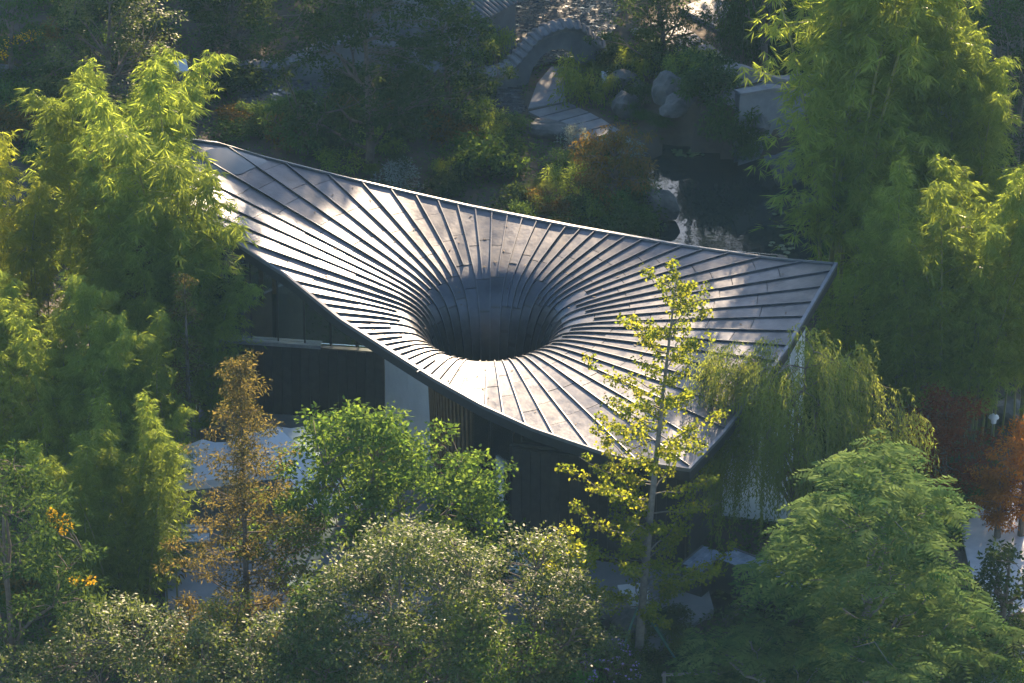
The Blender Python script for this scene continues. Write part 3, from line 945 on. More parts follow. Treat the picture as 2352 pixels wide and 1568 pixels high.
# ------------------------------------------------------------------ L-shaped tiled wall round the lily pool
pw = thing('pool_wall', 'low dark wall with a broad bluish tiled top bent round the lily pool', 'wall', tuple(at(1640, 1300)))
po = at(1640, 1300)
K0, K1, K2 = [at(px, py, 1.05)[:2] - po[:2] for px, py in ((1588, 1306), (1640, 1262), (1862, 1345))]
def broad(a, b, w, nm):
    d = (b - a) / np.linalg.norm(b - a)
    n = np.array([-d[1], d[0]])
    q = [a - n * w / 2, b - n * w / 2, b + n * w / 2, a + n * w / 2]
    MB().prism(q, -.6, 1.0).build(nm, M_FASCIA, pw)
    L = float(np.linalg.norm(b - a))
    M_SL = surf_mat('sky_tinted_slate', (0.2, 0.25, 0.35), (0.32, 0.38, 0.5), 5, 0.25, objvar=0.2)  # blue sky reflection painted into the slate colour
    rows, colw = 4, 0.3
    for r_ in range(rows):
        for c_ in range(int(L / colw)):
            x0, x1 = (c_ + (.5 if r_ % 2 else 0)) * colw, (c_ + 1 + (.5 if r_ % 2 else 0)) * colw - .012
            x1 = min(x1, L)
            if x1 - x0 < .05:
                continue
            y0, y1 = -w / 2 + r_ * w / rows, -w / 2 + (r_ + 1) * w / rows + .02
            v = []
            for z in (0, .03):
                for xx, yy, dz in ((x0, y0, .045), (x1, y0, .045), (x1, y1, .012), (x0, y1, .012)):
                    p_ = a + d * xx + n * yy
                    v.append((p_[0], p_[1], 1.0 + z + dz + r_ * .004))
            obj('slate', mesh('slate', v, [(0, 3, 2, 1), (4, 5, 6, 7), (0, 1, 5, 4), (1, 2, 6, 5), (2, 3, 7, 6), (3, 0, 4, 7)]), M_SL, pw)
    MB().prism([q[3], q[2], q[2] + n * .06, q[3] + n * .06], .8, 1.1).build('edge_strip', M_TRIM, pw)
broad(K0, K1, 0.85, 'wall_body')
broad(K1 + (K2 - K1) / np.linalg.norm(K2 - K1) * .45, K2, 0.85, 'wall_body')

# ------------------------------------------------------------------ boulders
def rock_mesh(seed):
    r_ = np.random.default_rng(seed)
    import bmesh
    bm = bmesh.new()
    bmesh.ops.create_icosphere(bm, subdivisions=3, radius=1.0)
    off = Vector(r_.uniform(-20, 20, 3))
    for v in bm.verts:
        n_ = mnoise.fractal(v.co * 0.9 + off, 1.0, 2.0, 4)
        c_ = mnoise.cell(v.co * 1.1 + off)
        v.co *= 1.0 + 0.34 * n_ + 0.1 * c_
        v.co.z = max(v.co.z, -0.55)
    me = bpy.data.meshes.new('boulder')
    bm.to_mesh(me); bm.free()
    me.polygons.foreach_set('use_smooth', [False] * len(me.polygons))
    me.materials.append(M_ROCK)
    return me
RM = [rock_mesh(i) for i in range(4)]
rocks = [  # px, py, half width m, depth, height, label
    (1440, 218, .75, .6, .7, 'tan boulder with a sunlit top beside the pale grass clump'),
    (1442, 262, .65, .6, .7, 'rounded boulder under the arching grass clump by the gate path'),
    (1538, 272, .85, .6, .85, 'large squarish grey boulder between grass clumps above the pond'),
    (1558, 302, .9, .6, .5, 'low wide boulder at the water edge below the squarish boulder'),
    (1737, 353, .7, .5, .5, 'dark wet boulder at the foot of the stone bridge'),
    (1805, 408, .6, .6, .75, 'pale upright boulder standing in the pond beside the bamboo'),
    (1508, 492, .55, .8, .8, 'grey boulder on the near bank of the pond'),
    (1255, 303, 1.2, .6, .4, 'flat tan boulder at the edge of the slab path'),
    (1850, 500, .5, .5, .6, 'small boulder in the reeds beside the pond'),
    (1400, 1428, .8, .7, .8, 'grey boulder near the foot of the ginkgo tree'),
    (1350, 1395, .6, .5, .6, 'small boulder behind the shrub beside the ginkgo'),
    (1445, 1448, .9, .6, .6, 'flat grey boulder in front of the ginkgo trunk'),
    (1385, 1500, .6, .5, .5, 'half hidden boulder above the large-leaved plant'),
    (1690, 1440, .6, .5, .5, 'brown boulder on the bank of the lily pool'),
    (25, 195, .9, .7, .6, 'tan boulder at the edge of the path by the yellow flowering bush'),
    (520, 1030, .7, .6, .6, 'rounded dark boulder beside the white tents'),
    (1590, 205, .3, .3, .25, 'small stone lying beside the slab path'),
    (2310, 960, .8, .6, .6, 'pale boulder in the sun beside the garden lamp'),
]
for i, (px, py, w, d, h, lab) in enumerate(rocks):
    p = at(px, py)
    tag(obj('boulder', RM[i % 4], None, None, (p[0], p[1], h * .35 + float(ground_z(p[0], p[1]))), (0, 0, i * 1.3), (w, d, h)), lab, 'boulder')

# ------------------------------------------------------------------ tents, signs and other small things
def tent(px, py, w, h, lab):
    p = at(px, py)
    t = thing('canopy_tent', lab, 'tent', (p[0], p[1], 0.03), 0.25, 'white canopy tents on the terrace')
    hw = w / 2
    n = 6
    v, f = [(0, 0, h + .95)], []
    corners = [(-hw, -hw), (hw, -hw), (hw, hw), (-hw, hw)]
    ring = []
    for lv, q in ((1, .45), (2, 1.0)):
        for k in range(4):
            a, b = np.array(corners[k]), np.array(corners[(k + 1) % 4])
            for j in range(n):
                c = a + (b - a) * j / n
                s = abs(j / n - 0.5) * 2
                z = h + .95 * (1 - q) ** 1.3 - (0.07 * (1 - s * s) if lv == 1 else 0.04 * (1 - s * s))
                v.append((c[0] * q, c[1] * q, z))
    m_ = 4 * n
    f += [(0, 1 + i, 1 + (i + 1) % m_) for i in range(m_)]
    f += [(1 + i, 1 + m_ + i, 1 + m_ + (i + 1) % m_, 1 + (i + 1) % m_) for i in range(m_)]
    obj('canopy', mesh('canopy', v, f), M_TENT, t)
    vv, ff = [], []
    for i in range(m_):
        x, y, z = v[1 + m_ + i]
        k = 1.0 + (0.012 if i % 2 else -0.012)
        vv += [(x * 1.01, y * 1.01, z), (x * k * 1.01, y * k * 1.01, z - .32)]
    ff = [(2 * i, 2 * i + 1, 2 * ((i + 1) % m_) + 1, 2 * ((i + 1) % m_)) for i in range(m_)]
    obj('valance', mesh('valance', vv, ff), M_TENT, t)
    for c in corners:
        MB().box(c[0] * .97 - .04, c[0] * .97 + .04, c[1] * .97 - .04, c[1] * .97 + .04, -.02, h).build('leg', M_POST, t)
tent(640, 1170, 2.9, 2.45, 'white canopy tent with a pointed top behind the rusty redwood')
tent(470, 1180, 2.5, 2.1, 'lower white canopy tent beside the bamboo, half hidden by leaves')
tent(745, 1240, 2.8, 2.3, 'white canopy tent mostly hidden behind the bright green tree')

def sign(px, py, h, w, ry, lab, facemat=None):
    p = at(px, py)
    t = thing('information_board', lab, 'sign', (p[0], p[1], 0), ry)
    MB().box(-.04, .04, -.03, .03, -.15, h).build('post', M_POST, t)
    bd = MB().box(-w / 2, w / 2, -.3, .3, -.02, .02).build('board', facemat or M_TENT, t, loc=(0, 0, h), rot=(R(35), 0, 0))
    return t
sign(417, 188, .75, .55, .3, 'small tilted information board in the shrubs behind the tall bamboo')
sign(122, 300, .6, .45, -.5, 'small tilted information board beside the path by the yellow flowering bush')
sign(1390, 205, .55, .28, .1, 'tiny white and teal plant sign in the shrubs by the boulders', M_TENT)
def panel_board(px, py, w, h, lab, m):
    p = at(px, py)
    t = thing('display_board', lab, 'sign', (p[0], p[1], 0.03), -0.15)
    MB().box(-w / 2, w / 2, -.03, .03, .25, .25 + h).build('board', m, t)
    for s in (-1, 1):
        MB().box(s * w * .4 - .025, s * w * .4 + .025, -.02, .02, -.02, .25).build('leg', M_POST, t)
panel_board(1262, 1312, 1.5, .75, 'teal display board in front of the dark clad wall', M_TEAL)
panel_board(1192, 1330, 1.1, .8, 'pale blue display board beside the teal one', surf_mat('pale_blue_print', (0.35, 0.45, 0.5), (0.5, 0.58, 0.6), 2, 0.5))

p = at(430, 1262)
t = thing('bench', 'white slatted bench on the shaded terrace beside the bamboo', 'bench', (p[0], p[1], 0.03), 0.1)
for k in range(4):
    MB().box(-.8, .8, -.25 + k * .13, -.14 + k * .13, .42, .46).build('slat', M_TENT, t)
for k in range(2):
    MB().box(-.8, .8, .27, .3, .56 + k * .16, .68 + k * .16).build('backrest_slat', M_TENT, t)
for s in (-1, 1):
    MB().box(s * .65 - .04, s * .65 + .04, -.22, .28, -.02, .42).build('leg', M_POST, t)
    MB().box(s * .65 - .03, s * .65 + .03, .24, .27, .42, .86).build('back_post', M_POST, t)

p = at(1455, 1398)
t = thing('planter_box', 'white box planter behind the ginkgo trunk', 'planter', (p[0], p[1], 0), 0.2)
MB().box(-.45, .45, -.3, .3, -.1, .75).build('box', M_TENT, t)
MB().box(-.5, .5, -.35, .35, .75, .82).build('rim', M_TENT, t)

p = at(2280, 1010)
t = thing('garden_lamp', 'white mushroom garden lamp beside the orange leaved tree', 'lamp', (p[0], p[1], 0))
MB().tube([(0, 0, -.1), (0, 0, .75)], .05, 8).build('post', M_POST, t)
MB().tube([(0, 0, .72), (0, 0, .95)], [.1, .12], 10).build('lantern', M_TENT, t)
MB().tube([(0, 0, .94), (0, 0, 1.0), (0, 0, 1.1)], [.2, .18, .04], 14).build('lamp_shade', M_TENT, t)

# hose on the plaza
hp = [at(px, py, 0.06) for px, py in ((2256, 1205), (2275, 1200), (2287, 1178), (2300, 1165), (2322, 1150), (2352, 1122), (2380, 1108))]
hp = np.array(hp)
tq = np.linspace(0, len(hp) - 1, 40)
hp = np.stack([np.interp(tq, np.arange(len(hp)), hp[:, k]) for k in range(3)], -1)
for _ in range(3):
    hp[1:-1] = (hp[:-2] + 2 * hp[1:-1] + hp[2:]) / 4
h0 = hp[0].copy()
o = MB().tube(hp - h0, .035, 6).build('garden_hose', M_POST, None, True, loc=tuple(h0))
tag(o, 'grey hose snaking over the pale plaza beside the orange leaved tree', 'hose')

# wooden railing at the bottom edge
p = at(1700, 1600)
t = thing('wooden_railing', 'weathered wooden railing below the feathery leaved tree', 'railing', (p[0], p[1], 0), 0.08)
for k in range(5):
    MB().box(-2.6 + k * 1.3 - .05, -2.6 + k * 1.3 + .05, -.05, .05, -.15, 1.1).build('post', M_PBARK, t)
for z in (.55, .98):
    MB().box(-2.7, 2.7, -.07, -.03, z, z + .1).build('rail', M_PBARK, t)

# ------------------------------------------------------------------ vegetation
def unit(v):
    return v / (np.linalg.norm(v, axis=-1)[..., None] + 1e-9)

def leaf_quads(P, D, N, L, W, mid=0.42):
    """pointed blades: base P, direction D, face normal N"""
    D = unit(D)
    S = unit(np.cross(D, N))
    L = np.broadcast_to(np.asarray(L, float), (len(P),))[:, None]
    W = np.broadcast_to(np.asarray(W, float), (len(P),))[:, None]
    M = P + D * L * mid
    return np.stack([P, M + S * W / 2, P + D * L, M - S * W / 2], 1)

class Crown:
    def __init__(s, seed):
        s.r = np.random.default_rng(seed)
        s.q, s.c = [], []
    def put(s, P, D, N, L, W, rnd=None, mid=0.42):
        if len(P) == 0:
            return
        s.q.append(leaf_quads(P, D, N, L, W, mid))
        s.c.append(s.r.random(len(P)) if rnd is None else rnd)
    def mesh(s, name):
        return quads_mesh(name, np.concatenate(s.q), np.clip(np.concatenate(s.c), 0, 1))
    def ball(s, C, n, rad, L, W, up=0.6, droop=0.3, flat=0.6, fold=0.5, big=1.45):
        """n leaves in clumps round each centre C (k,3)"""
        r = s.r
        k = len(C)
        n, L, W = max(3, int(n / big ** 1.4)), L * big, W * big
        rad = np.broadcast_to(np.asarray(rad, float), (k,))
        dirs = unit(r.normal(size=(k, n, 3)))
        rr = r.random((k, n, 1)) ** 0.5
        tone = np.repeat(r.normal(0, 0.16, (k, 1)), n, 1)
        off = dirs * rr * rad[:, None, None] * np.array([1, 1, flat])
        P = (C[:, None, :] + off).reshape(-1, 3)
        out = dirs.reshape(-1, 3)
        D = out * np.array([1, 1, 0.35]) + r.normal(size=P.shape) * fold - np.array([0, 0, droop])
        N = np.array([0, 0, up]) + out * 0.5 + r.normal(size=P.shape) * 0.45
        t = np.clip(r.random(len(P)) * 0.8 + 0.1 + tone.reshape(-1), 0, 1)
        s.put(P, D, N, L * r.uniform(0.7, 1.25, len(P)), W * r.uniform(0.75, 1.2, len(P)), t)

def curve(a, b, r, n=5, sag=0.0, wob=0.08):
    t = np.linspace(0, 1, n)[:, None]
    L = np.linalg.norm(b - a)
    w = r.normal(0, wob * L, (n, 3)) * (np.sin(t * math.pi))
    w[:, 2] += sag * L * np.sin(t[:, 0] * math.pi)
    return a + (b - a) * t + w

def envelope(r, k, H0, H1, prof, rx, ry, lump=0.22, inner=0.45, cen=(0, 0), mind=0.0):
    """k clump centres inside a lumpy crown between heights H0 and H1"""
    ph = r.uniform(0, 6.28, 4)
    out = []
    tries = 0
    while len(out) < k and tries < k * 12:
        tries += 1
        t = r.random()
        R_ = prof(t)
        if r.random() > (R_ + 0.12):
            continue
        a = r.uniform(0, 2 * math.pi)
        lp = 1 + lump * (math.sin(2 * a + ph[0] + 3 * t) + 0.6 * math.sin(3 * a + ph[1] - 5 * t) + 0.5 * math.sin(5 * a + ph[2] + 9 * t))
        q = (inner + (1 - inner) * r.random() ** 0.6) * R_ * lp
        p = np.array([cen[0] * t + math.cos(a) * q * rx, cen[1] * t + math.sin(a) * q * ry, H0 + (H1 - H0) * t])
        if mind and out and np.min(np.linalg.norm(np.array(out) - p, axis=1)) < mind:
            continue
        out.append(p)
    return np.array(out)

def wood(r, h, top, C, tr, n_limb=8, fork=0.35, lean=(0, 0), sag=0.05):
    """trunk, limbs and twigs reaching the clump centres C"""
    mb = MB()
    tz = np.linspace(0, 1, 9)
    tp = np.stack([lean[0] * tz + 0.12 * np.sin(tz * 4 + r.uniform(0, 6)) * tz, lean[1] * tz + 0.12 * np.cos(tz * 3 + r.uniform(0, 6)) * tz, -0.2 + (top + .2) * tz], -1)
    mb.tube(tp, tr * (1 - 0.85 * tz ** 1.1) + 0.012, 7)
    idx = r.permutation(len(C))
    limbs = []
    for i in idx[:n_limb]:
        c = C[i]
        zz = np.clip(c[2] * fork + r.uniform(-.3, .5) + (c[2] - h * 0.4) * 0.4, top * 0.12, top * 0.95)
        a = np.array([np.interp(zz, tp[:, 2], tp[:, 0]), np.interp(zz, tp[:, 2], tp[:, 1]), zz])
        pl = curve(a, c, r, 6, sag, 0.05)
        mb.tube(pl, np.linspace(tr * 0.42, 0.015, 6), 5, cap=False)
        limbs.append(pl)
    allp = np.concatenate(limbs) if limbs else tp
    allp = np.concatenate([allp, tp[3:]])
    for i in idx[n_limb:]:
        c = C[i]
        d = np.linalg.norm(allp - c, axis=1) + np.maximum(0, allp[:, 2] - c[2]) * 1.5
        a = allp[int(np.argmin(d))]
        mb.tube(curve(a, c, r, 4, sag, 0.06), np.linspace(0.022, 0.008, 4), 4, cap=False)
    return mb

ROUND = lambda t: math.sqrt(max(0, 1 - (2 * t - 0.9) ** 2 / 1.25)) if t < 1 else 0.2
DOME = lambda t: math.sqrt(max(0.0, 1 - t ** 2.2)) * (0.75 + 0.25 * min(1, t * 4))
CONE = lambda t: (1 - t) ** 0.8 * (0.55 + 0.45 * min(1, t * 5)) + 0.03
COLUMN = lambda t: (min(1, t * 3 + .5)) * (1 - t ** 3) + 0.05

def finish_tree(name, label, cat, p, wm, bark, cm, lmat, rotz=0.0, group=None, scale=None):
    t = thing(name, label, cat, (p[0], p[1], float(ground_z(p[0], p[1]))), rotz, group)
    if scale:
        t.scale = scale
    if wm is not None:
        wm.build('trunk', bark, t, smooth=True)
    obj('crown', cm, lmat, t)
    return t

def broad_tree(px, py, h, rx, ry, base, seed, lmat, label, k=120, n=150, crad=0.5, L=0.1, W=0.05, prof=ROUND, up=.6, droop=.3, flat=.6, name='broadleaf_tree', bark=None, inner=.45, lump=.22, tr=.16, group=None, n_limb=10, lean=(0, 0), cat='tree', mind=0.25):
    c = Crown(seed)
    C = envelope(c.r, k, base, h - crad * flat * .6, prof, rx, ry, lump, inner, lean, mind)
    c.ball(C, n, crad * c.r.uniform(.7, 1.25, len(C)), L, W, up, droop, flat)
    w = wood(c.r, h, h * 0.8, C, tr, n_limb, lean=lean)
    return finish_tree(name, label, cat, at(px, py), w, bark or M_BARK, c.mesh('crown'), lmat, group=group)

# ---- bamboo: four different culms, reused through the clumps
def bamboo_culm(seed, h=12.0, bend=1.6, dens=1.0, first=0.3):
    c = Crown(seed)
    r = c.r
    tz = np.linspace(0, 1, 16)
    a = r.uniform(0, 6.28)
    bx_, by_ = math.cos(a) * bend, math.sin(a) * bend
    tp = np.stack([bx_ * tz ** 2.6, by_ * tz ** 2.6, h * (tz - 0.10 * tz ** 6 * min(1, bend / 1.6)) - 0.1], -1)
    stem = MB().tube(tp, 0.05 * (1 - tz) ** .7 + 0.008, 6)
    nb = int(42 * dens)
    for i in range(nb):
        t = first + (1 - first) * ((i + r.random()) / nb)
        node = np.array([np.interp(t, tz, tp[:, j]) for j in range(3)])
        bl = (0.45 + 1.15 * math.sin(min(1, (t - first) / (1 - first) * 1.05 + .12) * math.pi) ** .7) * r.uniform(.6, 1.25)
        ba = r.uniform(0, 6.28)
        dir_ = np.array([math.cos(ba), math.sin(ba), r.uniform(.25, .9)])
        m = 7
        u = np.linspace(0.12, 1, m)
        br_ = node + dir_ * bl * u[:, None] - np.array([0, 0, 1]) * (u[:, None] ** 2.2) * bl * r.uniform(.35, .75)
        if r.random() < .5:
            stem.tube(np.vstack([node, br_]), np.linspace(.009, .004, m + 1), 3, cap=False)
        # leaf fans along the branch
        for j in range(m):
            nf = int(r.integers(1, 4))
            for _ in range(nf):
                o_ = br_[j] + r.normal(0, .13, 3)
                fa = r.uniform(0, 6.28)
                ax_ = unit(np.array([math.cos(fa) + dir_[0] * .7, math.sin(fa) + dir_[1] * .7, -.15]))
                sd = unit(np.cross(ax_, [0, 0, 1.0]))
                k = 6
                sp_ = np.linspace(-1.0, 1.0, k) + r.normal(0, .15, k)
                D = ax_[None] * np.cos(sp_)[:, None] + sd[None] * np.sin(sp_)[:, None] + np.array([0, 0, -1]) * r.uniform(.1, .75, (k, 1))
                N = np.array([0, 0, 1.0]) + r.normal(size=(k, 3)) * .35
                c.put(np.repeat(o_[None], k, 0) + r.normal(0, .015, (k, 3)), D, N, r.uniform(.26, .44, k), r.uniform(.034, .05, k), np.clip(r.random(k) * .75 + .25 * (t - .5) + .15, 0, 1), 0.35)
    return stem, c
BAM = []
for i, (h_, b_, d_, f_) in enumerate(((12.0, 1.2, 1.15, .22), (12.0, 2.2, 1.0, .3), (12.0, 0.6, 1.1, .26), (12.0, 3.0, .95, .3), (12.0, 1.7, 1.2, .18))):
    stem, c = bamboo_culm(100 + i, h_, b_, d_, f_)
    sm = mesh('culm', stem.v, stem.f, True)
    sm.materials.append(M_CULM)
    fm = c.mesh('foliage')
    fmy = fm.copy()
    fm.materials.append(L_BAMB)
    fmy.materials.append(L_BAMY)
    BAM.append((sm, fm, fmy))

def bamboo_clump(px, py, h, n, spread, seed, label, yellow=False, lean=(0, 0), hvar=.25, special=()):
    r = np.random.default_rng(seed)
    p = at(px, py)
    t = thing('bamboo_clump', label, 'bamboo', (p[0], p[1], 0), 0)
    for i in range(n):
        kk = int(r.integers(0, len(BAM)))
        sm, fm, fmy = BAM[kk]
        s = h / 12.0 * (1 - hvar * r.random() ** 1.5 if i else 1.0)
        a = r.uniform(0, 6.28)
        q = spread * math.sqrt(r.random())
        loc = (math.cos(a) * q, math.sin(a) * q, 0)
        xy = r.uniform(.85, 1.15)
        rx_, ry_ = lean[1] + r.normal(0, .035), lean[0] + r.normal(0, .035)
        if i < len(special):
            loc, (rx_, ry_), s, xy = special[i]
        cu = obj('culm', sm, None, t, loc, (rx_, ry_, r.uniform(0, 6.28)), (s * xy, s * xy, s))
        obj('foliage', fmy if yellow else fm, None, cu)
    return t

# left side
bamboo_clump(245, 850, 13.8, 11, 1.5, 11, 'tall bright bamboo clump hiding the pointed corner of the metal roof')
bamboo_clump(335, 850, 14.4, 3, .5, 12, 'slender bamboo with a bare stem rising above the roof corner', hvar=.1)
bamboo_clump(412, 985, 15.7, 5, .6, 13, 'bamboo leaning out over the roof beside the puddle', lean=(.06, 0), hvar=.15)
bamboo_clump(345, 880, 11.5, 7, 1.3, 22, 'bamboo clump with leaves spread before the glaring roof corner', hvar=.3)
bamboo_clump(355, 1010, 9.8, 10, 1.2, 14, 'mid-height bamboo clump in front of the glass facade', hvar=.3)
bamboo_clump(430, 1060, 8.6, 7, .9, 15, 'bamboo spraying outward across the dark lower wall of the pavilion', lean=(.14, 0), hvar=.35)
bamboo_clump(50, 960, 11.8, 9, 1.2, 16, 'yellowish bamboo clump beside the shaded garden slope', True)
bamboo_clump(60, 1180, 10.8, 10, 1.4, 17, 'broad bamboo clump between the yellowish bamboo and the feathery cassia tree', hvar=.3)
bamboo_clump(200, 1230, 10.4, 11, 1.5, 18, 'dense bamboo clump in the middle of the grove beside the terrace', hvar=.3)
bamboo_clump(330, 1240, 9.6, 11, 1.6, 19, 'dense bamboo clump bending towards the white tents', hvar=.35)
bamboo_clump(345, 1430, 8.8, 11, 1.6, 20, 'drooping bamboo clump at the edge of the shaded terrace beside the bench', hvar=.4)
bamboo_clump(190, 1470, 8.6, 8, 1.2, 21, 'darker bamboo clump behind the cassia tree with yellow blossom', hvar=.3)
bamboo_clump(385, 960, 12.8, 11, 1.1, 23, 'bamboo clump standing close against the hidden roof tip', hvar=.3)
bamboo_clump(425, 1010, 10.6, 7, .8, 24, 'bamboo clump between roof tip and the mid-height clump', hvar=.35)
# right side
bamboo_clump(1925, 800, 19.5, 7, 1.0, 31, 'tall leaning bamboo beside the stone bridge and pond', lean=(-.05, 0), hvar=.15)
bamboo_clump(1985, 640, 19.0, 7, 1.3, 39, 'very tall bamboo clump standing on the far bank past the bridge', hvar=.15)
bamboo_clump(2080, 700, 17.5, 9, 1.5, 32, 'tall bamboo clump rising behind the stone bridge', hvar=.25)
bamboo_clump(2230, 720, 14.0, 9, 1.4, 33, 'tall bamboo clump with arching tops beside the dark conifer', hvar=.2)
bamboo_clump(2130, 1020, 12.6, 9, 1.2, 34, 'large bamboo clump in front of the taller ones, beside the willow', hvar=.3)
bamboo_clump(2050, 1000, 9.2, 6, .9, 35, 'shorter shaded bamboo clump beside the roof edge', hvar=.3)
bamboo_clump(2330, 1010, 12.3, 8, 1.2, 36, 'bamboo clump standing over the garden lamp', hvar=.25)
bamboo_clump(2225, 1010, 10.5, 7, 1.0, 37, 'bamboo clump with bare lower stems above the red leaved bushes', hvar=.25)
bamboo_clump(1935, 960, 7.0, 5, .9, 38, 'low dark bamboo clump in the shade below the roof edge', hvar=.3)

# ---- broadleaf and other single trees
broad_tree(865, 1490, 9.4, 3.7, 3.2, 3.4, 41, L_GREEN, 'bright green rounded tree in front of the glass facade', 170, 190, .6, .13, .075, DOME, up=.8, droop=.25, flat=.5, lump=.26, inner=.35)
broad_tree(1090, 1430, 5.4, 1.6, 1.5, 1.5, 42, L_GREEN, 'small bright green tree beside the teal display board', 60, 150, .5, .13, .075, DOME, up=.8, flat=.5)
broad_tree(1060, 1800, 7.0, 2.6, 2.2, 2.0, 401, L_GREEN, 'mid-height leafy green tree among the glinting trees', 80, 160, .55, .12, .06, DOME, up=.7, lump=.28)
broad_tree(735, 1800, 7.6, 2.2, 2.0, 2.0, 402, L_MID, 'darker leafy tree between the glinting trees and the redwood', 70, 160, .55, .12, .055, DOME, up=.7, lump=.28)
broad_tree(930, 1760, 9.2, 3.9, 3.4, 3.2, 43, L_GLOSS, 'large grey-green tree with glinting leaves below the bright green tree', 230, 190, .6, .11, .05, DOME, up=.9, droop=.15)
broad_tree(1225, 1700, 8.3, 2.3, 2.0, 2.5, 44, L_GLOSS, 'glinting grey-green tree beside the ginkgo', 110, 170, .55, .11, .05, DOME, up=.9, droop=.15)
broad_tree(1285, 1560, 5.9, 1.5, 1.2, 3.2, 45, L_GINK, 'yellow-green young tree behind the glinting trees', 40, 130, .42, .1, .08, DOME, up=.6)
broad_tree(330, 1790, 6.6, 4.2, 3.0, 2.5, 46, L_GLOSS, 'glinting low tree at the foot of the bamboo grove', 170, 170, .55, .11, .05, DOME, up=.9, droop=.15)
broad_tree(640, 1830, 7.0, 1.8, 1.8, 2.5, 47, L_GLOSS, 'slim glinting tree beside the rusty redwood', 70, 160, .5, .11, .05, DOME, up=.9, droop=.15)
broad_tree(520, 1720, 6.2, 1.5, 1.5, 2.0, 48, L_WILL, 'pale yellow-green bush tree between the redwood and the bamboo', 45, 160, .45, .1, .045, DOME, up=.7)
cassia = broad_tree(40, 1700, 11.2, 3.2, 2.6, 3.0, 49, L_MID, 'feathery cassia tree with clusters of yellow blossom', 130, 130, .6, .15, .05, DOME, up=.9, droop=.2, flat=.4, inner=.3)
# blossom on the cassia
c = Crown(490)
yp = at(40, 1700)
C = np.array([at(px, py, z) for px, py, z in ((120, 1195, 8.6), (132, 1205, 8.5), (150, 1190, 8.6), (142, 1215, 8.2), (175, 1330, 6.5), (208, 1332, 6.4), (120, 1180, 8.8), (155, 1205, 8.4))]) - np.array([yp[0], yp[1], 0])
c.ball(C, 70, .2, .07, .06, .6, .2, .8)
obj('blossom', c.mesh('blossom'), L_YEL, cassia)

# dawn redwood (conical, rusty) and the red ones
def conifer(px, py, h, rx, base, seed, lmat, label, k=200, n=120, crad=.34, L=.1, W=.035, prof=CONE, flat=.45, up=.5, droop=.45, tr=.15, name='redwood_tree', inner=.25):
    c = Crown(seed)
    r = c.r
    C, mbr = [], MB()
    tp = np.stack([np.zeros(9), np.zeros(9), np.linspace(-.2, h * .97, 9)], -1)
    mbr.tube(tp, np.linspace(tr, .015, 9), 7)
    nb = k // 4
    for i in range(nb):
        t = ((i + r.random()) / nb) ** .9
        z0 = base + (h - base) * t
        a = i * 2.4 + r.normal(0, .4)
        ln = prof(t) * rx * r.uniform(.6, 1.15)
        tip = np.array([math.cos(a) * ln, math.sin(a) * ln, z0 + ln * r.uniform(.1, .45)])
        pl = curve(np.array([0, 0, z0 - .1 * ln]), tip, r, 5, -.06, .03)
        mbr.tube(pl, np.linspace(.03 * (1.1 - t) + .008, .006, 5), 4, cap=False)
        m = max(2, int(4 * (ln / rx) + 1.5))
        for q in np.linspace(inner, 1, m):
            j = q * 4
            i0 = min(int(j), 3)
            C.append(pl[i0] + (pl[i0 + 1] - pl[i0]) * (j - i0) + r.normal(0, .09, 3))
    C = np.array(C)
    c.ball(C, n, crad * r.uniform(.7, 1.2, len(C)), L, W, up, droop, flat)
    return finish_tree(name, label, 'tree', at(px, py), mbr, M_BARK, c.mesh('crown'), lmat)
conifer(572, 1575, 12.6, 3.1, 1.5, 51, L_REDW, 'slender rusty brown redwood in front of the white tents', 360, 120, .42)
conifer(2165, 1170, 4.6, 2.2, .8, 52, L_RED, 'dark red feathery tree in the shade below the bamboo', 150, 120, .45, prof=DOME)
conifer(2345, 1230, 4.6, 1.7, .8, 53, L_ORNG, 'glowing orange tree beside the pale plaza', 130, 100, .4, prof=DOME)
conifer(2290, 1235, 2.6, .9, .5, 54, L_ORNG, 'small orange tree where the hose leaves the bushes', 70, 110, .35, prof=DOME)
conifer(440, 1130, 9.0, 1.0, 3.5, 55, L_REDW, 'thin rusty tree growing up through the bamboo', 60, 80, .33)
conifer(345, 1040, 8.6, .9, 4.0, 56, L_REDW, 'bare-stemmed rusty sapling inside the bamboo clump', 40, 70, .3)
conifer(440, 1560, 3.2, 1.2, .5, 57, L_REDW, 'small rusty bush on the dark slope beside the terrace', 50, 90, .35, prof=DOME)

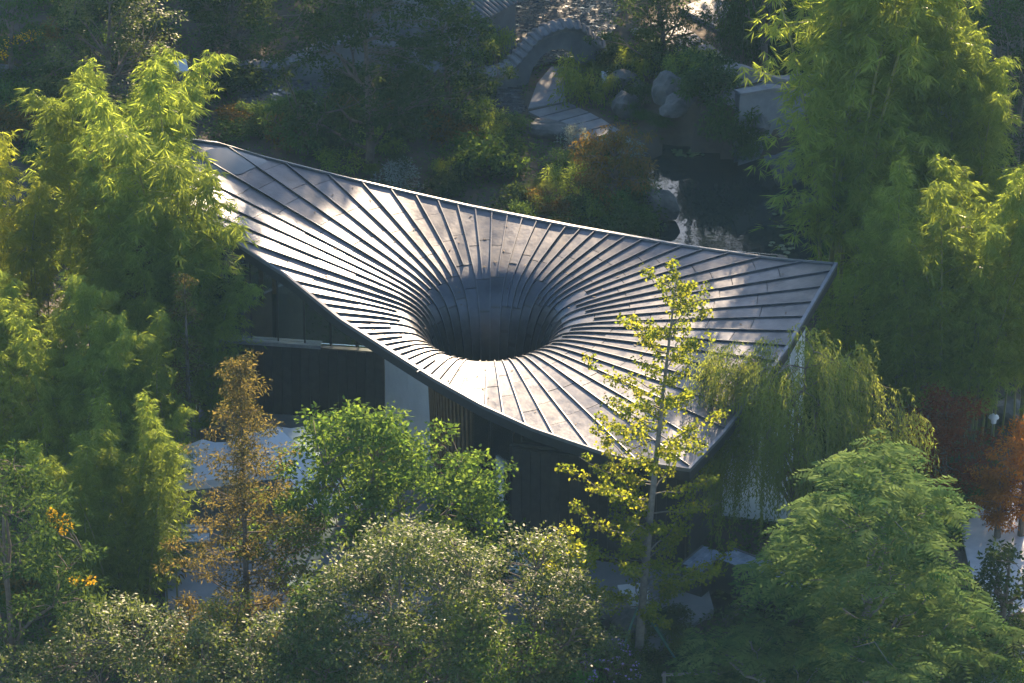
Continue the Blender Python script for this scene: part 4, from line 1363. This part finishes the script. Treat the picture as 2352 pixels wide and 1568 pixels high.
# ginkgo: leaning mast with short tufted branches
def ginkgo():
    c = Crown(61)
    r = c.r
    h = 14.7
    p = at(1466, 1512)
    tx = at(1556, 672, h) - p
    tz = np.linspace(0, 1, 14)
    tp = np.stack([tx[0] * tz ** 1.25, np.zeros(14), -.2 + (h + .2) * tz], -1)
    mb = MB().tube(tp, .15 * (1 - tz) ** .8 + .012, 7)
    for i in range(84):
        t = .13 + .87 * ((i + r.random()) / 84) ** 1.25
        node = np.array([np.interp(t, tz, tp[:, j]) for j in range(3)])
        a = r.uniform(0, 6.28)
        ln = (0.5 + 2.6 * math.sin(min(1, (1 - t) * 1.5 + .08) * math.pi * .5) ** .9) * r.uniform(.45, 1.1)
        tip = node + np.array([math.cos(a) * ln, math.sin(a) * ln, ln * r.uniform(.25, .9)])
        pl = curve(node, tip, r, 6, -.05, .04)
        mb.tube(pl, np.linspace(.03, .006, 6), 4, cap=False)
        m = int(3 + ln * 4.0)
        for q in np.linspace(.25, 1, m):
            if r.random() < .3:
                continue
            j = q * 5
            i0 = min(int(j), 4)
            C = pl[i0] + (pl[i0 + 1] - pl[i0]) * (j - i0)
            n = int(r.integers(26, 60))
            c.ball(C[None] + r.normal(0, .05, (1, 3)), n, r.uniform(.16, .32), .075, .08, .4, .35, .85, 1.0)
    t = thing('ginkgo_tree', 'tall slim yellow-green ginkgo with a leaning trunk standing before the metal roof', 'tree', (p[0], p[1], 0))
    mb.build('trunk', M_PBARK, t, smooth=True)
    obj('crown', c.mesh('crown'), L_GINK, t)
    return p
gpnt = ginkgo()
for i, (dx, dy) in enumerate(((1.6, -.9), (1.1, 1.0), (-.9, -1.1))):
    pl = [(gpnt[0] + dx, gpnt[1] + dy, -.1), (gpnt[0] + .06 * dx, gpnt[1] + .06 * dy, 2.1)]
    o = MB().tube(np.array(pl) - np.array([gpnt[0] + dx, gpnt[1] + dy, 0]), .035, 6).build('tree_stake', M_GREENP, loc=(gpnt[0] + dx, gpnt[1] + dy, 0))
    tag(o, 'green pole propping up the trunk of the tall ginkgo', 'stake', 'green poles propping the ginkgo')

# willows
def willow(px, py, h, rx, seed, lmat, label, n_str=330, lo=1.0, hi=3.6, ln=.12, wd=.022, base=.45):
    c = Crown(seed)
    r = c.r
    C = envelope(r, 75, h * base, h * .97, DOME, rx, rx * .9, .2, .25, mind=.25)
    w = wood(r, h, h * .75, C, .2, 9, sag=.12)
    for i in range(n_str):
        b = C[int(r.integers(0, len(C)))] + r.normal(0, .28, 3)
        L = r.uniform(lo, hi) * (0.5 + .6 * r.random())
        L = min(L, b[2] - .4)
        out = unit(np.array([b[0], b[1], 0.0]) + r.normal(0, .4, 3) * [1, 1, 0])
        m = int(L * 17)
        u = np.linspace(0, 1, m)[:, None]
        arc = b + out * (.5 * (1 - np.exp(-u * 4))) + np.array([0, 0, 1]) * (.18 * np.sin(np.minimum(u * 6, 3.14)) - L * u ** 1.15) + np.cumsum(r.normal(0, .006, (m, 3)), 0)
        if i % 3 == 0:
            w.tube(arc[::6], .005, 3, cap=False)
        D = np.array([0, 0, -1.0]) + r.normal(0, .5, (m, 3)) + out * .15
        N = r.normal(size=(m, 3)) + out
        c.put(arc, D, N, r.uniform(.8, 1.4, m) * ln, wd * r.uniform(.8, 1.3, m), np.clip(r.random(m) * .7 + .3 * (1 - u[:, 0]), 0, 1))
    return finish_tree('willow_tree', label, 'tree', at(px, py), w, M_BARK, c.mesh('crown'), lmat)
willow(1815, 1350, 10.3, 3.5, 71, L_WILL, 'weeping willow hanging over the near corner of the metal roof', 1500, 1.3, 4.4, .17, .034, .55)
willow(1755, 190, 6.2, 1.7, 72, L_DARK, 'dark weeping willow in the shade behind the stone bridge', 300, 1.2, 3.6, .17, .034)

# feathery pinnate tree: rosettes of fronds at the shoot tips
def pinnate(px, py, h, rx, ry, base, seed, lmat, label, k=120, nf=9, fl=.75, name='feathery_tree'):
    c = Crown(seed)
    r = c.r
    C = envelope(r, k, base, h - .1, ROUND, rx, ry, .3, .35, mind=.85)
    w = wood(r, h, h * .7, C, .17, 12)
    for ctr in C:
        a0 = r.uniform(0, 6.28)
        for f in range(nf):
            a = a0 + f * 2 * math.pi / nf + r.normal(0, .15)
            L = fl * r.uniform(.7, 1.2)
            el = r.uniform(.15, .9)
            m = 11
            u = np.linspace(.08, 1, m)
            d = np.array([math.cos(a), math.sin(a), 0])
            rach = ctr + d * (L * u)[:, None] * math.cos(el * .6) + np.array([0, 0, 1]) * (el * L * u - .75 * L * u ** 2)[:, None]
            side = np.array([-math.sin(a), math.cos(a), 0])
            tone = r.normal(.5, .22) + .25 * (ctr[2] - base) / (h - base) - .12
            for s in (-1, 1):
                D = side * s + d * .45 + np.array([0, 0, -.25]) + r.normal(0, .1, (m, 3))
                N = np.array([0, 0, 1.0]) + r.normal(0, .2, (m, 3))
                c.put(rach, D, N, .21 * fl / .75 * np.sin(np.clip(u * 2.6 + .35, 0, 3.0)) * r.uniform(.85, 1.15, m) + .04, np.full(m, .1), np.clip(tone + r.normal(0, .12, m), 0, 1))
    return finish_tree(name, label, 'tree', at(px, py), w, M_PBARK, c.mesh('crown'), lmat)
pinnate(1985, 1700, 10.6, 3.6, 3.3, 3.0, 81, L_PINN, 'broad feathery leaved tree beside the lily pool wall', 84, 11, 1.3)
pinnate(1745, 1700, 4.3, 1.8, 1.6, 1.8, 82, L_PINN, 'small feathery leaved tree leaning over the lily pool', 40, 9, 1.0)
pinnate(2160, 1640, 5.2, 1.9, 1.6, 1.5, 83, L_PINN, 'low feathery leaved sapling beside the walkway', 32, 9, .95)

# dark bush in front of the plaza, with thick leaves
broad_tree(2300, 1500, 4.6, 1.5, 1.2, .8, 91, L_DARK, 'open dark bush with thick leaves standing before the sunny plaza', 70, 42, .33, .13, .075, DOME, up=.4, inner=.2, name='bush', cat='shrub')

# ---- shaded trees of the garden behind
broad_tree(850, 385, 8.6, 4.0, 3.0, 1.6, 101, L_DARK, 'wide dark tree with several stems behind the roof', 190, 105, .48, .13, .07, ROUND, up=.8, inner=.3, lump=.2, tr=.2)
broad_tree(1030, 300, 6.6, 2.0, 1.6, 1.0, 102, L_DARK, 'dark bushy tree in front of the wavy wall dip', 80, 110, .45, .12, .065, ROUND, up=.8, inner=.3)
broad_tree(700, 345, 2.7, 1.8, 1.2, .5, 103, L_MID, 'spreading shrub tree beside the glazed sett court', 60, 110, .42, .12, .06, DOME, up=.8, inner=.3)
broad_tree(255, 250, 6.0, 2.9, 2.0, .8, 104, L_GLOSS, 'dark glossy tree above the information boards', 120, 110, .5, .1, .05, DOME, up=.8)
broad_tree(540, 120, 5.0, 2.4, 2.0, .4, 105, L_DARK, 'dense dark evergreen beyond the wavy wall', 110, 120, .5, .1, .05, DOME)
broad_tree(1520, 185, 4.0, 2.3, 1.6, 1.0, 106, L_DARK, 'dark tree with level branches beside the slab path', 90, 100, .45, .1, .05, DOME, up=.9, flat=.35, inner=.2)
broad_tree(1410, 470, 3.6, 1.9, 1.5, .6, 107, L_BRNZ, 'bronze tinged small tree on the bank of the pond', 70, 100, .42, .15, .04, DOME, up=.5, droop=.7, inner=.25)
broad_tree(2330, 430, 9.0, 1.8, 1.6, .5, 108, L_DARK, 'tall dark conifer in the shade behind the bamboo', 120, 120, .5, .1, .04, COLUMN)
broad_tree(2290, 240, 9.0, 2.0, 1.8, .5, 109, L_MID, 'dark leafy tree beyond the tallest bamboo', 110, 110, .5, .11, .05, COLUMN)
broad_tree(30, 200, 4.2, 1.6, 1.2, .6, 110, L_MID, 'bush with bright yellow blossom on the far slope', 50, 100, .42, .1, .05, DOME)
c = Crown(500)
yb = at(30, 200)
C = np.array([at(px, py, z) for px, py, z in ((20, 105, 1.9), (50, 92, 2.1), (75, 88, 2.2), (12, 120, 1.6), (35, 100, 1.9), (8, 135, 1.4), (62, 96, 2.0), (85, 82, 2.2))]) - np.array([yb[0], yb[1], -.2])
c.ball(C, 60, .24, .07, .06, .6, .2, .7)
last = [o for o in bpy.data.objects if o.get('label', '').startswith('bush with bright yellow')][0]
obj('blossom', c.mesh('blossom'), L_YEL, last)

# tall trees beyond the garden that throw the shade (their feet are out of the picture)
SHADE = ((-200, -150, 16), (-60, -190, 17), (190, -230, 18), (400, -180, 17), (1965, -260, 28), (2040, -190, 28), (2090, -300, 30), (2220, -210, 28.5), (2350, -280, 29), (2480, -200, 27), (2620, -190, 17), (2760, -280, 17),
         (2900, -200, 17), (2060, -430, 31), (2150, -450, 31), (2400, -430, 30), (2650, -460, 18), (1180, -450, 18), (820, -470, 15), (300, -420, 18), (-100, -420, 17),
         (1240, -140, 9.5), (1430, -150, 10), (1080, -130, 9), (880, -140, 8), (620, -150, 9))
shade_meshes = []
for i in range(4):
    c = Crown(600 + i)
    C = envelope(c.r, 150, 2.5, 13.6, ROUND, 3.6, 3.6, .2, .3, mind=.5)
    c.ball(C, 120, .9, .24, .15, .6, .3, .6, big=1.0)
    w = wood(c.r, 14, 11, C, .24, 10)
    wm = mesh('trunk', w.v, w.f, True); wm.materials.append(M_BARK)
    cm = c.mesh('crown'); cm.materials.append(L_DARK)
    shade_meshes.append((wm, cm))
for i, (px, py, h, n_, lab) in enumerate(((1090, -230, 30, 95, 'tall thin-leaved tree in the wood beyond the wavy wall'), (1600, -270, 28, 24, 'tall half bare tree in the wood mirrored in the pond'), (1275, -330, 31, 100, 'tall airy tree in the wood beyond the arched gate'))):
    c = Crown(650 + i)
    C = envelope(c.r, 120, 5.0, 13.6, ROUND, 3.6, 3.6, .25, .3, mind=.5)
    c.ball(C, n_, .75, .24, .15, .6, .3, .6, big=1.0)
    w = wood(c.r, 14, 11, C, .22, 12)
    wm = mesh('trunk', w.v, w.f, True); wm.materials.append(M_BARK)
    cm = c.mesh('crown'); cm.materials.append(L_DARK)
    p = at(px, py)
    t = thing('shade_tree', lab, 'tree', (p[0], p[1], 0), i * 2.0)
    t.scale = (1.4, 1.4, h / 14)
    obj('trunk', wm, None, t)
    obj('crown', cm, None, t)
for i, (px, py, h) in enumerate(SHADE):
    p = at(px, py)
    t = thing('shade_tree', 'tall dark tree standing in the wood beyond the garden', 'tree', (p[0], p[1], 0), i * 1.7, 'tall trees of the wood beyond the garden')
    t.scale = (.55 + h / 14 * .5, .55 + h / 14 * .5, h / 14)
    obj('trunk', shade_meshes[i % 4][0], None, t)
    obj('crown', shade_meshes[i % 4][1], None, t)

# ---- shrubs
def shrub_mesh(seed, lmat, k=26, n=95, crad=.3, L=.09, W=.045, up=.7, droop=.25, h=1.0):
    c = Crown(seed)
    C = envelope(c.r, k, .15, h * .9, DOME, .85, .85, .2, .3)
    c.ball(C, n, crad, L, W, up, droop, .7)
    m = c.mesh('leaves')
    m.materials.append(lmat)
    w = MB()
    for q in C[::3]:
        w.tube(curve(np.array([0, 0, -.1]), q, c.r, 4, .1, .05), np.linspace(.02, .006, 4), 4, cap=False)
    sm = mesh('stems', w.v, w.f)
    sm.materials.append(M_BARK)
    return m, sm
def grass_mesh(seed, lmat, n=420, L=.9, W=.018):
    c = Crown(seed)
    r = c.r
    a = r.uniform(0, 6.28, n)
    P = np.stack([np.cos(a), np.sin(a), 0 * a], -1) * (r.random((n, 1)) * .18)
    sp_ = r.uniform(.15, 1.0, n)
    D = np.stack([np.cos(a) * sp_, np.sin(a) * sp_, np.full(n, .9)], -1)
    l0 = L * r.uniform(.45, .7, n)
    N = np.cross(D, np.stack([-np.sin(a), np.cos(a), 0 * a], -1))
    c.put(P, D, N, l0, W, None, .8)
    T = P + unit(D) * l0[:, None] * .92
    D2 = D * [1.3, 1.3, .15] - np.array([0, 0, .25])
    c.put(T, D2, np.cross(D2, np.stack([-np.sin(a), np.cos(a), 0 * a], -1)), l0 * .85, W * .8, None, .2)
    m = c.mesh('blades')
    m.materials.append(lmat)
    return m, None
SH = {
    'dark': [shrub_mesh(700, L_DARK), shrub_mesh(701, L_DARK, 20, 110, .36, .12, .06)],
    'mid': [shrub_mesh(702, L_MID), shrub_mesh(703, L_MID, 22, 100, .34, .12, .035)],
    'green': [shrub_mesh(704, L_GREEN, 24, 100, .32, .1, .05)],
    'bronze': [shrub_mesh(705, L_BRNZ, 24, 80, .32, .13, .035)],
    'silver': [shrub_mesh(706, L_SILV, 20, 110, .3, .09, .02, .3)],
    'fine': [shrub_mesh(707, L_BAMB, 24, 110, .32, .11, .022, .5, .5)],
    'grass': [grass_mesh(708, L_MID), grass_mesh(709, L_WILL)],
    'gloss': [shrub_mesh(710, L_GLOSS)],
    'red': [shrub_mesh(711, L_RED, 24, 110, .34, .09, .03)],
}
KINDN = {'dark': 'dark green shrub', 'mid': 'mid green shrub', 'green': 'bright green shrub', 'bronze': 'bronze tinged shrub', 'silver': 'silvery shrub', 'fine': 'fine leaved bamboo shrub', 'grass': 'arching grass clump', 'gloss': 'glossy leaved shrub', 'red': 'dark red shrub'}
LAND = [(260, 250, 'the glossy tree above the boards'), (417, 188, 'the information board behind the bamboo'), (122, 300, 'the information board by the path'), (30, 200, 'the yellow blossom bush'), (25, 195, 'the tan path boulder'),
        (650, 320, 'the spreading shrub tree'), (850, 385, 'the wide many-stemmed dark tree'), (1030, 300, 'the bushy tree at the wall dip'), (540, 120, 'the dense evergreen'), (1115, 400, 'the lone bright green shrub'), (925, 432, 'the silvery shrub at the roof edge'),
        (1255, 303, 'the flat tan boulder'), (1410, 470, 'the bronze tinged tree'), (1508, 492, 'the bank boulder'), (1440, 218, 'the sunlit boulder'), (1442, 262, 'the rounded boulder'), (1538, 272, 'the squarish boulder'), (1558, 302, 'the low wide boulder'),
        (1390, 205, 'the tiny plant sign'), (1310, 235, 'the bamboo shrub at the arched gate'), (1520, 185, 'the level-branched tree'), (1600, 140, 'the slab path'), (1755, 190, 'the dark willow'), (1737, 353, 'the wet boulder'), (1805, 408, 'the upright pond boulder'),
        (1850, 500, 'the reed boulder'), (1915, 800, 'the leaning bamboo'), (2060, 700, 'the bamboo behind the bridge'), (2230, 720, 'the arching bamboo'), (2330, 430, 'the tall conifer'), (2290, 240, 'the leafy tree past the bamboo'), (2050, 1000, 'the shaded bamboo by the roof'), (2130, 1020, 'the large bamboo by the willow'),
        (1935, 960, 'the low dark bamboo'), (1815, 1350, 'the weeping willow'), (2165, 1170, 'the dark red tree'), (2320, 1230, 'the orange tree'), (1690, 1440, 'the brown pool boulder'), (1960, 1650, 'the broad feathery tree'), (1760, 1650, 'the small feathery tree'), (2160, 1600, 'the feathery sapling'),
        (1466, 1512, 'the ginkgo trunk'), (1400, 1428, 'the grey boulder by the ginkgo'), (1385, 1500, 'the half hidden boulder'), (1345, 1575, 'the taro plant'), (1400, 1590, 'the purple blossom shrub'), (572, 1575, 'the rusty redwood'), (430, 1262, 'the white bench'), (905, 1500, 'the bright green rounded tree'),
        (60, 1180, 'the broad bamboo clump'), (200, 1230, 'the dense middle bamboo'), (330, 1440, 'the drooping bamboo'), (50, 960, 'the yellowish bamboo'), (350, 1010, 'the mid-height bamboo'), (2300, 1500, 'the thick-leaved bush'), (440, 1560, 'the small rusty bush'), (60, 1560, 'the cassia trunk'), (1000, 205, 'the dip of the wavy wall'), (820, 185, 'the crest of the wavy wall'), (660, 225, 'the sett court'), (1150, 240, 'the sett step')]
USED = set()
LAND_W = [(at(a_, b_)[:2], n_) for a_, b_, n_ in LAND]
def where_words(p, w, h):
    size = ('low ' if h < .75 else 'tall ' if h > 1.3 else '') + ('broad ' if w > 1.2 else 'small ' if w < .8 else '')
    d = sorted((float(np.hypot(p[0] - q[0], p[1] - q[1])), i_) for i_, (q, n_) in enumerate(LAND_W))
    dist, i_ = d[0]
    dx, dy = p[0] - LAND_W[i_][0][0], p[1] - LAND_W[i_][0][1]
    rel_ = 'close beside' if dist < 1.3 else ('beyond' if dy > 0 else 'in front of') if abs(dy) > abs(dx) else 'beside'
    return size, rel_ + ' ' + LAND_W[i_][1]
def shrub(kind, px, py, w, h, i, where, own=False):
    p = at(px, py)
    ms, st = SH[kind][i % len(SH[kind])]
    sz, wh = ('', where) if own else where_words(p, w, h)
    for alt in ('', 'spreading ', 'round-topped ', 'ragged ', 'dense ', 'open ', 'uneven '):
        if (alt + sz + KINDN[kind] + ' ' + wh) not in USED:
            break
    sz = alt + sz
    USED.add(sz + KINDN[kind] + ' ' + wh)
    t = thing('grass_clump' if kind == 'grass' else 'shrub', sz + KINDN[kind] + ' ' + wh, 'grass clump' if kind == 'grass' else 'shrub', (p[0], p[1], float(ground_z(p[0], p[1]))), i * 2.1, KINDN[kind] + 's ' + where)
    t.scale = (w, w, h)
    obj('blades' if kind == 'grass' else 'leaves', ms, None, t)
    if st:
        obj('stems', st, None, t)
def scatter(where, poly, mix, count, w0, w1, h0, h1, seed, avoid=()):
    r = np.random.default_rng(seed)
    P_ = np.array(poly, float)
    done, tries = [], 0
    while len(done) < count and tries < count * 60:
        tries += 1
        q = P_.min(0) + r.random(2) * (P_.max(0) - P_.min(0))
        if not inpoly(q[0], q[1], poly):
            continue
        if any(inpoly(q[0], q[1], a_) for a_ in avoid):
            continue
        w = r.uniform(w0, w1)
        if done and min(math.hypot(q[0] - d[0], (q[1] - d[1]) * 2.1) / 60 for d in done) < w * .75:
            continue
        shrub(str(r.choice(mix)), q[0], q[1], w, r.uniform(h0, h1), int(r.integers(0, 99)), where)
        done.append(q)
PATHS_PX = [[(1440, 52), (1560, 20), (1640, 40), (1790, 210), (1690, 225), (1500, 105)], [(1205, 262), (1228, 190), (1262, 150), (1304, 150), (1300, 215), (1440, 300), (1345, 330)],
            [(548, 172), (770, 180), (775, 262), (556, 268)], [(1100, 210), (1196, 198), (1206, 262), (1100, 272)], [(850, 165), (1000, 182), (1180, 166), (1390, 112), (1420, 40), (1420, -60), (1050, -60)],
            [(1485, 330), (1560, 318), (1700, 352), (1880, 320), (1900, 700), (1500, 700), (1490, 520)], [(1660, 180), (2020, 150), (2020, 370), (1690, 375)]]
scatter('on the slope by the yellow blossom bush', [(0, 0), (420, 0), (420, 120), (150, 330), (0, 420)], ['dark', 'mid', 'gloss', 'bronze'], 22, .8, 1.5, .7, 1.5, 1)
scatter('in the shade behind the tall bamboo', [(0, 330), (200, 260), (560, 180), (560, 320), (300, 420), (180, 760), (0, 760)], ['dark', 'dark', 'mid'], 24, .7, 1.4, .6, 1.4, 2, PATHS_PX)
scatter('beside the glazed sett court', [(520, 262), (800, 262), (800, 345), (560, 330)], ['dark', 'mid', 'bronze'], 11, .8, 1.3, .7, 1.3, 3, PATHS_PX)
scatter('at the foot of the wavy wall', [(780, 195), (1100, 215), (1100, 275), (1210, 275), (1180, 330), (800, 330)], ['dark', 'mid', 'fine', 'bronze'], 18, .7, 1.3, .7, 1.5, 4, PATHS_PX)
scatter('on the brown bank behind the roof', [(560, 345), (1000, 300), (1240, 330), (1480, 330), (1490, 560), (1300, 520), (1000, 450), (700, 385)], ['dark', 'mid', 'silver', 'fine', 'grass', 'dark'], 30, .6, 1.25, .5, 1.2, 5, PATHS_PX)
scatter('between the slab path and the gate path', [(1310, 160), (1420, 110), (1500, 115), (1680, 235), (1690, 340), (1560, 325), (1460, 300), (1330, 225)], ['mid', 'fine', 'grass', 'dark', 'grass'], 30, .6, 1.2, .6, 1.5, 6, PATHS_PX)
scatter('beyond the slab path', [(1610, 0), (1990, 0), (1960, 150), (1780, 195), (1700, 150)], ['dark', 'mid', 'dark'], 18, .7, 1.4, .8, 1.8, 7, PATHS_PX)
scatter('on the bank between pond and roof', [(1260, 440), (1490, 460), (1510, 600), (1500, 680), (1300, 620), (1150, 520)], ['mid', 'dark', 'bronze', 'grass', 'fine'], 22, .7, 1.3, .7, 1.5, 8, PATHS_PX)
scatter('in the reeds beside the bamboo at the pond', [(1830, 360), (1960, 340), (1990, 760), (1880, 760), (1850, 560)], ['mid', 'dark', 'grass', 'fine'], 16, .7, 1.2, .8, 1.8, 9)
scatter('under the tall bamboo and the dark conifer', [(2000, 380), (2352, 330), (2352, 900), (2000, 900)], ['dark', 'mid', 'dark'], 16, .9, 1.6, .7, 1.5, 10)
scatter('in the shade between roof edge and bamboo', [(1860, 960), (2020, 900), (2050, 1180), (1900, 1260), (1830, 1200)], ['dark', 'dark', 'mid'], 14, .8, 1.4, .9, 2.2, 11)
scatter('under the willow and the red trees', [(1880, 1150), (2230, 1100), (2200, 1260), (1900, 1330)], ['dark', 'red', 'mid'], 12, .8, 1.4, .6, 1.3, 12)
scatter('under the feathery tree', [(1700, 1420), (2140, 1280), (2130, 1600), (1560, 1640), (1560, 1480)], ['mid', 'dark', 'green', 'grass'], 20, .8, 1.5, .6, 1.3, 13)
scatter('at the foot of the ginkgo', [(1300, 1420), (1560, 1420), (1640, 1600), (1250, 1640)], ['mid', 'grass', 'dark', 'gloss'], 22, .6, 1.1, .5, 1.1, 14)
scatter('at the foot of the bamboo grove', [(0, 900), (420, 940), (420, 1560), (0, 1600)], ['dark', 'mid', 'bronze', 'dark'], 18, .9, 1.6, .7, 1.6, 15)
scatter('along the terrace edge below the redwood', [(380, 1430), (760, 1480), (1240, 1480), (1250, 1640), (380, 1640)], ['dark', 'mid', 'bronze', 'grass', 'gloss'], 22, .8, 1.4, .6, 1.4, 16)
scatter('beside the plaza', [(2130, 1450), (2260, 1380), (2352, 1480), (2352, 1620), (2180, 1620)], ['gloss', 'dark', 'mid', 'green'], 12, .7, 1.2, .7, 1.6, 17)
for i_, (a_, b_, w_, h_) in enumerate(((1640, 330, 1.3, 1.7), (1670, 362, 1.2, 1.6), (1700, 372, 1.0, 1.3), (1600, 318, 1.2, 1.5), (1650, 290, 1.2, 1.5), (1615, 262, 1.3, 1.4), (1575, 235, 1.2, 1.3), (1725, 378, .8, .9))):
    shrub(('dark', 'mid')[i_ % 2], a_, b_, w_, h_, i_, 'on the bank below the bridge')
shrub('silver', 925, 432, 1.2, 1.2, 1, 'beside the far roof edge under the wide dark tree', True)
shrub('green', 1115, 400, 1.6, 1.7, 2, 'alone on the brown bank', True)
shrub('fine', 1310, 235, 1.3, 2.2, 3, 'catching the light beside the arched gate', True)
shrub('fine', 1140, 150, .9, 2.0, 4, 'growing up against the wavy wall', True)

# shrub with pale purple blossom
broad_tree(1400, 1590, 1.9, 1.1, .9, .3, 120, L_GLOSS, 'rounded shrub dotted with pale purple blossom', 40, 100, .3, .08, .045, DOME, name='shrub', cat='shrub')
last = [o for o in bpy.data.objects if o.get('label', '').startswith('rounded shrub dotted')][0]
c = Crown(121)
C = envelope(c.r, 60, .5, 2.0, DOME, 1.15, .95, .1, .9)
c.ball(C, 3, .06, .07, .06, .5, .1, 1.0)
obj('blossom', c.mesh('blossom'), L_PURP, last)

# large-leaved taro
p = at(1345, 1575)
t = thing('taro_plant', 'taro plant with huge glossy bright green leaves', 'plant', (p[0], p[1], 0))
def heart(L, W):
    pts = [(0, 0), (-.18, .32), (-.05, .5), (.3, .46), (.65, .26), (1, 0), (.65, -.26), (.3, -.46), (-.05, -.5), (-.18, -.32)]
    v = [(x * L, y * W, -.12 * L * x * x - .15 * W * abs(y)) for x, y in pts] + [(.3 * L, 0, .02)]
    f = [(10, i, (i + 1) % 10) for i in range(10)]
    m = mesh('leaf', v, f)
    a = m.attributes.new('rnd', 'FLOAT', 'FACE')
    a.data.foreach_set('value', [.2 + .06 * i for i in range(10)])
    return m
hm = heart(.85, .75)
hm.materials.append(L_TARO)
for i, (a, d, z, s) in enumerate(((.2, .35, 1.0, 1.1), (1.0, .5, 1.15, 1), (2.2, .5, .8, .9), (3.0, .4, .95, 1.1), (3.9, .55, .7, .9), (4.8, .5, .85, 1.1), (5.6, .6, .65, .9), (2.6, .9, .55, .8), (.6, .95, .5, .8))):
    b = np.array([math.cos(a) * d, math.sin(a) * d, z])
    MB().tube(curve(np.array([0, 0, -.1]), b, rng, 5, .12, 0), np.linspace(.03, .015, 5), 5).build('stalk', L_TARO, t)
    obj('leaf', hm, None, t, tuple(b), (0, .35, a), (s, s, s))

# orange canna by the pool wall
p = at(1812, 1395)
t = thing('canna_plant', 'small canna with one orange flower spike beside the pool wall', 'plant', (p[0], p[1], 0))
c = Crown(130)
n = 26
a = c.r.uniform(0, 6.28, n)
P = np.stack([0 * a, 0 * a, c.r.uniform(.1, .7, n)], -1)
c.put(P, np.stack([np.cos(a), np.sin(a), np.full(n, .9)], -1), np.stack([-np.cos(a), -np.sin(a), np.full(n, .6)], -1), .45, .12)
obj('leaves', c.mesh('leaves'), L_MID, t)
c = Crown(131)
c.ball(np.array([[0, 0, 1.0], [0, 0, 1.2], [.03, 0, 1.38]]), 14, .12, .15, .08, .2, 0, 1.2)
obj('flower', c.mesh('flower'), L_ORNG, t)
MB().tube([(0, 0, -.1), (0, 0, 1.3)], .014, 5).build('stem', L_MID, t)

# lily pads
r = np.random.default_rng(140)
pad = [(0, 0)] + [(math.cos(a), math.sin(a)) for a in np.linspace(.25, 2 * math.pi - .25, 11)]
def pads(polys, count, s0, s1, label, group):
    for _ in range(count):
        poly = polys[int(r.integers(0, len(polys)))]
        P_ = np.array(poly, float)
        for _t in range(30):
            q = P_.min(0) + r.random(2) * (P_.max(0) - P_.min(0))
            if inpoly(q[0], q[1], poly):
                break
        p = at(q[0], q[1], -.2)
        m = pad_m[int(r.integers(0, 3))]
        s = r.uniform(s0, s1)
        tag(obj('lily_pad', m, None, None, (p[0], p[1], -.205 + r.uniform(0, .006)), (0, 0, r.uniform(0, 6.28)), (s, s, 1)), label, 'lily pad', group)
pad_m = []
for i in range(3):
    m = mesh('lily_pad', [(x, y, .006 * (x * x + y * y)) for x, y in pad], [(0, i_, i_ + 1) for i_ in range(1, 11)])
    at2 = m.attributes.new('rnd', 'FLOAT', 'FACE')
    at2.data.foreach_set('value', [i * .4 + .1] * 10)
    m.materials.append(L_LILY)
    pad_m.append(m)
pads([[(1760, 470), (1840, 440), (1835, 590), (1770, 590)], [(1540, 345), (1620, 335), (1640, 352), (1560, 362)]], 60, .07, .15, 'small round lily pad floating on the pond', 'lily pads on the pond')
pads([[(1640, 1310), (1790, 1350), (1780, 1410), (1650, 1390)]], 55, .09, .2, 'lily pad floating in the dark pool inside the low tiled wall', 'lily pads in the walled pool')

# ---- low ground cover between the shrubs
r = np.random.default_rng(150)
n = 70000
Px = r.uniform(-350, 2750, n)
Py = r.uniform(-260, 1760, n)
keep = np.ones(n, bool)
for a_ in PATHS_PX:
    keep &= ~inpoly(Px, Py, a_)
G0 = np.array([at(a_, b_) for a_, b_ in zip(Px[keep], Py[keep])])
k2 = np.ones(len(G0), bool)
for poly in (TERR, PLAZA, [tuple(p_) for p_ in foot], POOL, POND):
    k2 &= ~inpoly(G0[:, 0], G0[:, 1], poly)
patch = np.array([mnoise.noise(Vector((g[0] * .22, g[1] * .22, 0))) + .5 * mnoise.noise(Vector((g[0] * .7, g[1] * .7, 4))) for g in G0])
k2 &= patch > -.22
G0 = G0[k2]
c = Crown(151)
c.ball(G0 + np.array([0, 0, .06]), 5, .22, .12, .05, .7, 0, .5)
stuff(obj('undergrowth', c.mesh('undergrowth'), L_MID))

# ------------------------------------------------------------------ hazy morning air
hz = MB().box(-500, 500, -260, 760, -2.0, 97.0).build('haze', None)
hm_, hn, hl, hb = new_mat('hazy_air')
hn.remove(hb)
pv = hn.new('ShaderNodeVolumePrincipled')
pv.inputs['Color'].default_value = (0.36, 0.68, 1.0, 1)
pv.inputs['Density'].default_value = 0.000065
pv.inputs['Anisotropy'].default_value = 0.2
hl.new(pv.outputs[0], hn['Material Output'].inputs['Volume'])
hz.data.materials.append(hm_)
stuff(hz)
